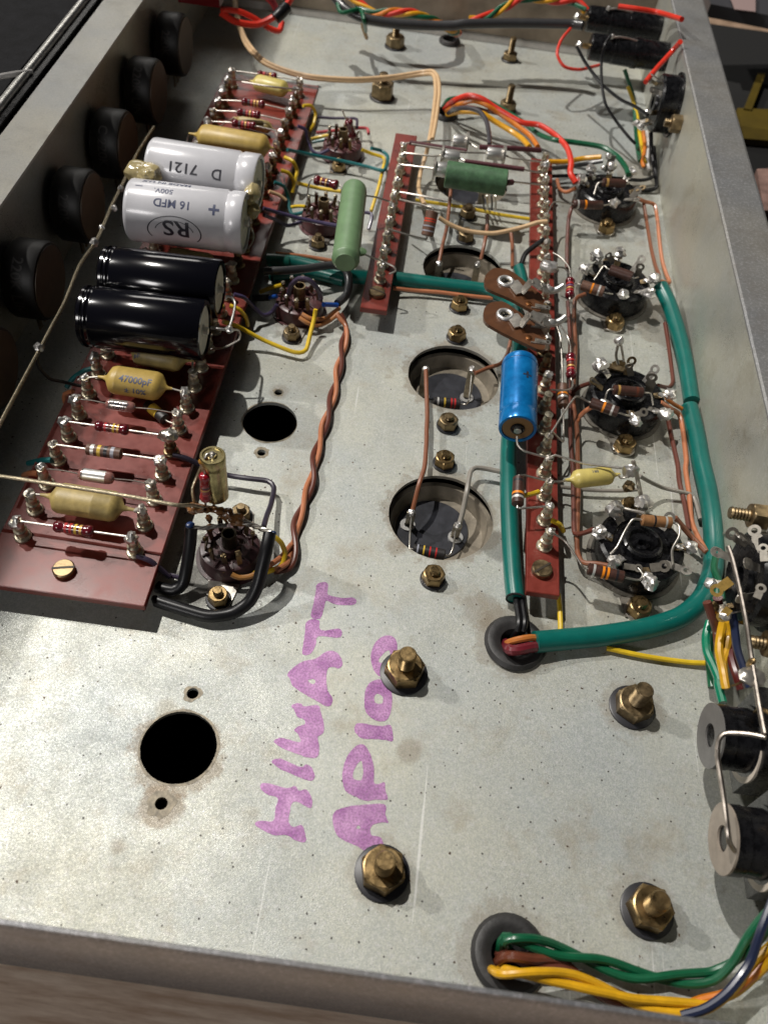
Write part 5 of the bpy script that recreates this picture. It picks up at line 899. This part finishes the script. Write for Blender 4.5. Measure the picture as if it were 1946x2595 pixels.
# left-mid wires
for nm,lab,m,r,c,pts in (('yellow_wire','yellow wire arched off the left board, upper of two beside the white capacitors',YEL,.09,'F',[(820,600,1.5),(880,630,1.5),(915,700,1.1),(900,780,.8),(930,800,.5),(1080,835,.4),(1250,860,.6)]),
 ('yellow_wire','yellow wire arched off the left board, lower of two beside the white capacitors',YEL,.09,'F',[(790,700,1.5),(850,720,1.4),(890,790,1.0),(880,870,.6)]),
 ('yellow_wire','yellow wire stub entering the socket beside the light green capacitor',YEL,.08,'F',[(870,980,.5),(920,972,.7),(980,975,.9)]),
 ('sea_green_wire','sea green wire curving down to the socket beside the light green capacitor',GRNT,.085,'F',[(740,790,1.5),(810,820,1.3),(850,900,.8),(855,980,.5),(880,1035,.4),(960,1020,.6)]),
 ('sea_green_wire','long sea green wire crossing in front of the farthest purple socket',GRNT,.085,'F',[(840,540,1.4),(1000,575,.9),(1250,625,.6),(1450,670,.6),(1570,700,.7),(1600,650,.6),(1605,590,.5),(1560,550,.5),(1480,530,.8)]),
 ('yellow_wire','yellow wire bent round at the farthest purple socket and down to the green capacitor',YEL,.085,'F',[(1410,540,.9),(1480,570,.7),(1570,600,.6),(1580,640,.6),(1560,730,.5),(1530,850,.4),(1480,1010,.4)]),
 ('yellow_wire','yellow wire hooked off the far end of the left board',YEL,.085,'F',[(960,205,1.5),(1020,205,1.4),(1055,260,1.0),(1040,350,.7),(1010,400,.4)]),
 ('purple_wire','purple wire dropping from the left board to the farthest purple socket',PUR,.085,'F',[(920,360,1.4),(980,390,1.2),(1000,470,.7),(1030,550,.4),(1090,570,.4),(1160,540,.7)]),
 ('purple_wire','blue purple wire behind the farthest purple socket',PURD,.075,'F',[(1050,290,.4),(1180,300,.4),(1320,300,.5),(1370,310,.6),(1370,370,.7)]),
 ('red_wire','thin red wire curled behind the farthest purple socket',PINK,.08,'F',[(1060,410,.4),(1200,395,.5),(1380,375,.6),(1450,380,.6),(1460,420,.6)]),
 ('yellow_wire','short yellow wire left of the farthest purple socket',YEL,.08,'F',[(1020,460,.4),(1100,440,.5),(1180,425,.7)]),
 ('sea_green_wire','short sea green wire left of the farthest purple socket',GRNT,.075,'F',[(1030,485,.3),(1100,470,.4),(1160,460,.5)]),
 ('purple_wire','upper purple wire running behind the white capacitors to the green capacitor',PUR,.09,'F',[(660,990,1.6),(800,1030,1.2),(950,1070,1.0),(1100,1100,.9),(1240,1125,.9)]),
 ('purple_wire','lower purple wire dipping beside the white capacitors',PUR,.085,'F',[(660,1040,1.5),(760,1080,1.0),(830,1120,.7),(900,1110,.7),(960,1080,.8)]),
 ('purple_wire','purple wire bent at the right of the light green capacitor',PUR,.08,'F',[(1420,1020,.8),(1480,1030,.8),(1480,1080,.7),(1460,1150,.5)]),
 ('cream_wire','pale wire stub off the left board behind the white capacitors',CREAM,.08,'F',[(700,860,1.5),(780,890,1.3),(830,930,1.1)]),
 ('yellow_wire','yellow wire crossing under the green enamelled tube to the right board',YEL,.085,'G',[(460,775,.3),(620,800,.3),(850,835,.3),(1100,885,.3),(1330,920,.3)]),
 ('salmon_wire','left salmon wire between the middle and right boards',SALB,.085,'G',[(735,640,.7),(720,800,.6),(700,980,.5),(665,1130,.3),(640,1260,.0)]),
 ('salmon_wire','middle salmon wire between the two narrow boards',SALB,.085,'G',[(1010,890,.6),(1005,1000,.6),(985,1120,.4),(960,1230,.0)]),
 ('salmon_wire','right salmon wire beside the right board reaching the tag plate',SALB,.085,'G',[(1190,1030,.5),(1200,1130,.5),(1200,1290,.5)]),
 ('salmon_wire','salmon wire lying along the green sleeve that crosses the floor',SAL,.085,'K',[(290,395,.4),(450,410,.3),(650,425,.3),(850,450,.3),(1050,470,.3)]),
 ('black_wire','black glossy wires arching from the right board to the sleeve stub',BLK,.11,'K',[(1440,20,1.6),(1370,70,1.4),(1300,130,1.1),(1265,220,.8),(1260,260,.6)]),
 ('teal_wire','teal wire dropping off the left board front row into shade',GRNT,.1,'I',[(400,1255,1.2),(320,1258,1.0),(220,1280,.6)]),
 ('salmon_wire','salmon wire stub at the left edge of the board under the rod',SAL,.1,'M',[(360,370,1.1),(290,365,1.0),(230,385,.6)]),
 ('teal_wire','teal wire curling up left of the 47000pF capacitor',GRNT,.09,'I',[(740,550,1.1),(650,570,1.1),(560,630,.8),(510,700,.5)]),
 ('black_wire','black lead curving from the long rod to the left board',BLK,.06,'I',[(280,450,2.8),(300,540,2.4),(380,630,1.9),(480,655,1.5),(620,688,1.2),(700,690,1.2)]),
 ('copper_wire','salmon wire loop at the left board edge beside the 47000pF capacitor',SAL,.09,'I',[(560,730,1.0),(500,750,.8),(500,810,.5),(550,840,.4)])):
    w_(nm,lab,m,r,c,pts)
w_('green_sleeve','short green sleeve stub behind the rear tag plate',TEAL,.25,'K',[(1250,235,.7),(1270,300,.65),(1285,380,.6)],cat='sleeve',seg=16)
for i,(x,z) in enumerate(((975,1.4),(1005,1.3),(1040,1.3),(1070,1.2))):
    w_('bare_lead',('first','second','third','fourth')[i]+' from the left of the dark leads hanging below the green enamelled tube',LEAD if i%2 else BLK,.045,'G',[(x,740,z),(x+5,790,z*.6),(x+8-3*i,850,.2)],cat='lead')
# ------------------------------------------------------------------ right wall hardware
for (y,z,lab) in ((52.4,3.1,'rear black fuse holder on the right wall with red wires'),(48.7,3.15,'front black fuse holder on the right wall, nearer the octal socket')):
    t=thing('fuse_holder',(9.4,y,z),lab,'fuse holder','black fuse holders at the rear right')
    b=MB(); b.lathe((7.35,y,z),(1,0,0),[(0,.3),(.05,.6),(.12,.66),(1.3,.68),(1.32,.7),(2.4,.72),(2.42,.76),(2.7,.76),(2.72,.72),(4.2,.72)],32,BLACKP); b.build('barrel',t,30)
    b=MB(); b.lathe((7.36,y,z),(-1,0,0),[(0,.14),(.3,.14),(.31,.08),(.5,.08)],14,BRASS); b.blob((6.85,y,z),.17,SOLDER,.4,10,2); b.build('end_contact',t,40)
    b=MB(); b.tube(smooth_path([(8.4,y-.3,z+.7),(8.8,y-.25,z+.78),(9.4,y-.2,z+.74),(9.8,y-.2,z+.68)]),.06,LEAD,7); b.blob((8.4,y-.3,z+.76),.14,SOLDER,.4,8,5); b.build('side_contact',t,50)
def wallbolt(x0,y,z,lab,long=1.0):
    t=thing('wall_bolt',(WX,y,z),lab,'bolt','brass bolts on the right wall'); b=MB()
    R=Matrix(((0,0,-1),(0,1,0),(1,0,0)))
    nb=MB(); nutmesh(nb,.42,0,.5,BRASSD,.4)
    nb.v=[R@v+Vector((WX-.01,y,z)) for v in nb.v]; nb.build('nut',t,30)
    b.lathe((WX-.5,y,z),(-1,0,0),studprof(.2,long,.1),16,BRASSD); b.build('stud',t,30)
wallbolt(0,16.95,3.45,'brass bolt sticking out of the right wall behind the selector socket',.62)
wallbolt(0,12.75,2.95,'brass bolt at the right picture edge in front of the selector socket',.45)
wallbolt(0,41.4,3.2,'dull brass nut below the far wall socket',.3)
def wallsocket(y,z,X,label,r=1.45,tags=()):
    t=thing('wall_socket',(WX,y,z),label,'socket','round sockets on the right wall'); b=MB(); D=WX-X
    b.lathe((WX,y,z),(-1,0,0),[(0,r+.15),(.1,r+.15),(.11,r),(D-.1,r),(D,r*.93),(D+.001,.62),(D+.12,.58),(D+.13,.3),(D-.1,.28),(D-.101,0)],44,BLACKP); b.build('body',t,30)
    for i,(a,ln,tl,sol) in enumerate(tags):
        a=math.radians(a); rad=Vector((0,math.cos(a),math.sin(a))); P=Vector((X,y,z))+rad*1.0; d=(rad*math.cos(tl)+Vector((-1,0,0))*math.sin(tl))
        b=MB(); c=strip(b,P,d,(-1,0,.2) if tl<.8 else rad,ln,.3,STEEL if not sol else BRASSD); 
        strip(b,P+d*.15,d,(-1,0,.2) if tl<.8 else rad,ln*.45,.3,STEEL)
        if sol: b.blob(c,.2,SOLDER if sol<2 else BRASS,.3,12,i,(1,1,.8))
        b.build('solder_tag',t,30)
    return t
wallsocket(14.85,3.1,10.75,'black selector socket with ring tags on the right wall near the front',1.4,[(20,.7,1.2,0),(65,.9,1.1,0),(110,.9,1.0,0),(155,.8,1.1,0),(200,.8,1.2,1),(245,.8,1.2,2),(290,.7,1.1,1),(335,.8,.9,0)])
wallsocket(43.7,3.0,10.6,'black socket with soldered tags on the right wall near the rear',1.35,[(30,.6,1.2,1),(80,.7,1.2,0),(130,.8,1.2,0),(180,.7,1.2,1),(230,.7,1.2,1),(280,.8,1.1,1)])
FB1=mat('shaded_fibre',(.12,.115,.11),.5,var=.15,vscale=3); FB2=mat('tan_fibre',(.26,.22,.18),.5,var=.15,vscale=3)  # rear washer colour darkened to stand in for the rod's shade
def jack(y,z,X,label):
    t=thing('jack_socket',(X,y,z),label,'jack socket','jack sockets at the front right'); 
    b=MB(); b.ringplate((X,y,z),(1,0,0),.32,.87,.06,FB2 if y<9 else FB1,44); b.build('fibre_washer',t,30)
    b=MB(); b.lathe((X+.06,y,z),(1,0,0),[(0,.33),(.001,.86),(.34,.86),(.35,.83),(.88,.86),(.89,.95),(1.1,.95),(1.11,.8),(WX-X-.1,.8)],44,BLACKP); b.build('barrel',t,30)
    b=MB(); b.lathe((X+.12,y,z),(-1,0,0),[(0,.335),(.02,.33)],24,HOLE); b.build('bore',t,30)
    b=MB(); b.ringplate((X+.95,y-.12,z-.1),(1,0,0),.6,.97,.07,FIBRE,30); b.build('inner_washer',t,30)
    b=MB(); b.box((X+1.55,y+.05,z-.1),(1.1,2.1,2.3),BLACKP); b.build('moulded_body',t,0)
    b=MB(); b.tube(smooth_path([(X+1.0,y+.5,z+.7),(X+.9,y+.3,z+1.3),(X+1.2,y-.1,z+1.6)]),.06,BRASS,7); b.build('spring',t)
    return t
jack(10.1,2.2,9.5,'rear jack socket of two with a fibre washer coloured darker for shade, beside the right wall')
jack(7.4,2.15,9.5,'front jack socket of two with a beige fibre washer, nearest the corner')
w_('bus_wire','thick bare rod from the selector socket to the jack sockets',mat('dull_rod',(.36,.32,.28),.35,1,var=.3,vscale=5),.07,'Q',[(860,600,4.4),(910,740,4.4),(990,1080,4.4),(1060,1440,4.4),(1110,1790,4.5),(1160,2100,4.5),('R',1190,330,4.5),('R',1240,590,4.5)],cat='rod')
w_('bus_wire','bent bare rod over the two jack washers',mat('dull_rod',(.36,.32,.28),.35,1),.065,'R',[(1250,620,4.4),(1100,590,4.2),(950,580,4.0),(860,590,3.9),(810,650,3.8),(800,800,3.6),(830,1000,3.5),(860,1200,3.4),(890,1450,3.3),(910,1600,3.1),(960,1680,2.8)],cat='rod')
b=MB(); b.blob(at('Q',1130,2060,4.45),.28,STEEL,.3,14,3,(1.3,1,.4)); b.tube(smooth_path([at('Q',1090,2060,4.4),at('Q',980,2130,4.2),at('Q',900,2160,4.0)]),.03,BRASS,6); b.blob(at('Q',1115,1900,4.5),.10,BRASS,.2,10,1,(1,1,2.0)); tag(b.build('solder_tag'),'shiny solder cup on the thick rod above the jack sockets','solder tag')
# harness along the right wall
for nm,lab,m,r,pts in (('green_wire','green wire of the harness under the selector socket, left strand',wc('bright_green_wire',(.004,.16,.085),.22),.13,[('Q',650,1440,1.3),('Q',610,1600,1.2),('Q',620,1780,1.2),('Q',700,1960,1.2),('Q',780,2160,1.2),('R',800,100,1.2),('R',850,300,1.2)]),
 ('green_wire','second green wire behind the left strand under the selector socket',GREEN,.13,[('Q',760,1000,1.3),('Q',700,1300,1.0),('Q',660,1600,.7),('Q',650,1850,.6),('Q',680,2180,.5)]),
 ('yellow_wire','ochre wire of the harness under the selector socket',wc('ochre_yellow_wire',(.52,.28,.01),.3),.13,[('Q',800,1450,1.9),('Q',770,1600,1.7),('Q',755,1780,1.6),('Q',800,2000,1.5),('Q',830,2180,1.5),('R',870,120,1.4)]),
 ('yellow_wire','second ochre wire twisted beside the first under the selector socket',wc('ochre_yellow_wire',(.52,.28,.01),.3),.13,[('Q',830,1450,1.9),('Q',870,1580,1.7),('Q',850,1750,1.6),('Q',800,1900,1.5),('Q',820,2150,1.4)]),
 ('brown_wire','dark red brown wire of the harness ending at a gold soldered tag',BRO,.13,[('Q',620,1220,2.3),('Q',680,1400,1.9),('Q',730,1560,1.5),('Q',760,1900,1.2)]),
 ('brown_wire','glossy maroon brown wire at the right of the harness',wc('maroon_brown_wire',(.075,.012,.012),.2),.15,[('Q',740,1170,2.0),('Q',770,1350,1.5),('Q',880,1600,1.6),('Q',900,1850,1.6),('Q',960,2050,1.6),('Q',1010,2200,1.5)]),
 ('black_wire','navy black wire at the right of the harness under the rod',NAVY,.12,[('Q',900,1330,2.6),('Q',930,1500,2.4),('Q',960,1750,2.2),('Q',1040,2000,2.1),('Q',1100,2180,2.0)]),
 ('green_wire','dark green wire along the wall behind the selector socket',GREEN,.11,[('Q',720,700,1.2),('Q',700,850,1.2),('Q',760,1000,1.3),('Q',800,1200,1.3)]),
 ('green_wire','green wire of the rear wall harness below the fuse holders',GREEN,.11,[('C',1230,450,2.0),('C',1260,540,1.4),('C',1290,640,.9),('C',1300,800,.6),('C',1310,940,.4),('C',1330,1040,.4)]),
 ('yellow_wire','yellow wire of the rear wall harness below the fuse holders',YEL,.1,[('C',1250,560,1.4),('C',1280,640,1.0),('C',1310,750,.7),('C',1330,880,.6),('C',1360,1050,.5)]),
 ('white_wire','white wire of the rear wall harness beside the far wall socket',WHT,.1,[('C',1370,850,1.0),('C',1385,930,.7),('C',1375,1020,.5),('C',1385,1100,.3)]),
 ('black_wire','black wire of the rear wall harness turning along the floor corner',BLK,.11,[('C',1400,860,1.4),('C',1405,1000,.8),('C',1430,1130,.3),('C',1435,1210,.2),('C',1380,1230,.15),('C',1280,1220,.2)]),
 ('orange_wire','orange wire of the rear wall harness',ORA,.1,[('C',1350,850,1.0),('C',1360,950,.7),('C',1345,1050,.5),('C',1355,1080,.4)])):
    w_(nm,lab,m,r,'Q',pts)
b=MB(); b.blob(at('C',1125,1010,1.7),.16,SOLDER,.3,12,3); b.box(at('C',1135,1060,1.2),(.35,.05,.9),STEEL); b.blob(at('C',1092,1085,1.3),.13,SOLDER,.3,10,4); tag(b.build('solder_tag'),'upright soldered tag behind the farthest octal socket where the amber wire ends','solder tag')
_cp=Vector((0,0,HC))
TAGB=mat('tarnished_gold_tag',(.42,.27,.07),.38,.5,var=.3,vscale=6)
def ringtag(c,a,b_,wd,m,label,holes2=False):
    P=at(c,*a,xmax=11.5); Q=at(c,*b_,xmax=11.5); d=(Q-P); L=d.length; up=(_cp-P).normalized(); b=MB(); strip(b,P,d,up,L,wd,m,.03)
    if holes2: strip(b,P-d.normalized()*wd*.3,d,up,L*.62,wd*.9,m,.032)
    return tag(b.build('ring_tag',smooth=30),label,'solder tag')
ringtag('P',(1490,760,4.0),(1385,690,4.2),.36,TAGM,'pierced ring tag pointing left above the selector socket',True)
ringtag('P',(1610,810,4.2),(1545,640,4.3),.34,TAGM,'long ring tag pointing up in front of the wall bolt',True)
ringtag('P',(1630,900,4.4),(1620,780,4.5),.26,TAGM,'small ring tag at the right edge above the selector socket')
ringtag('P',(1395,1030,3.2),(1270,1120,2.6),.36,TAGB,'gold soldered tag left of the selector socket over the brown wires')
ringtag('P',(1385,1230,3.0),(1320,1300,2.6),.28,TAGB,'narrow gold tag above the ochre wires')
ringtag('P',(1575,1160,4.4),(1610,1080,4.5),.26,TAGM,'ring tag on the face of the selector socket')
ringtag('P',(825,945,1.05),(940,930,1.15),.36,TAGM,'beige pierced tag at the front right of the nearest octal socket')
ringtag('P',(640,930,1.1),(780,950,1.2),.24,TAGM,'narrow tag at the front of the nearest octal socket')
ringtag('P',(620,620,1.2),(580,520,1.6),.34,TAGM,'dull tag at the rear left of the nearest octal socket')
ringtag('L',(690,700,1.2),(672,600,2.0),.30,TAGM,'small ring tag standing behind the second octal socket')
ringtag('L',(820,800,1.2),(843,685,2.0),.40,TAGM,'large ring tag standing at the rear right of the second octal socket',True)
ringtag('L',(715,985,1.2),(790,955,1.3),.30,TAGM,'flat tag at the front of the second octal socket')
ringtag('L',(460,770,1.1),(405,735,1.3),.22,TAGM,'narrow tag at the left rear of the second octal socket')
ringtag('H',(735,1110,1.3),(762,1030,1.9),.34,TAGM,'ring tag standing at the right rear of the third octal socket')
ringtag('H',(560,1010,1.3),(520,950,1.8),.30,TAGM,'ring tag leaning left behind the third octal socket')
ringtag('H',(690,560,1.3),(745,500,1.7),.34,TAGM,'pale ring tag at the right of the farthest octal socket')
# front harness out of the large grommet
g1=[('U',300,420,-.15)]
twisted([('green_wire','upper green wire leaving the front grommet',GREEN,.11),('green_wire','lower green wire leaving the front grommet',GREEN,.11)],'U',[(260,420,-.1),(290,375,.65),(400,390,.7),(560,440,.5),(740,490,.4),(950,560,.3),(1200,585,.3),(1360,570,.4),(1480,490,.7),(1580,370,1.2),(1680,230,1.7)],.12,2.2)
twisted([('brown_wire','brown wire leaving the front grommet between green and yellow',wc('warm_brown_wire',(.12,.035,.018),.25),.13),('brown_wire','dark glossy brown wire leaving the front grommet under the yellow ones',BRO,.11)],'U',[(230,480,-.1),(300,465,.6),(420,500,.55),(560,510,.4),(640,560,.3),(800,660,.25),(1000,730,.2),(1250,760,.2)],.10,1.5)
twisted([('yellow_wire','upper yellow wire leaving the front grommet',wc('deep_yellow_wire',(.60,.32,.01),.3),.108),('yellow_wire','lower yellow wire leaving the front grommet',wc('deep_yellow_wire',(.60,.32,.01),.3),.108)],'U',[(210,540,0),(260,548,.7),(420,560,.85),(620,590,.7),(800,645,.6),(960,705,.5),(1150,735,.5),(1320,730,.5),(1480,650,.7),(1600,520,1.1),(1700,420,1.5)],.115,1.6)
w_('black_wire','navy wire crossing over the yellow wires in the front right corner',NAVY,.11,'U',[(1200,780,.8),(1330,740,1.0),(1450,650,1.2),(1560,500,1.5),(1620,330,1.9),(1690,150,2.2)])
w_('orange_wire','dark orange wire beside the yellow wires in the front right corner',ORA,.12,'U',[(1150,760,.3),(1300,700,.4),(1450,660,.6),(1580,560,1.0),(1700,440,1.3)])
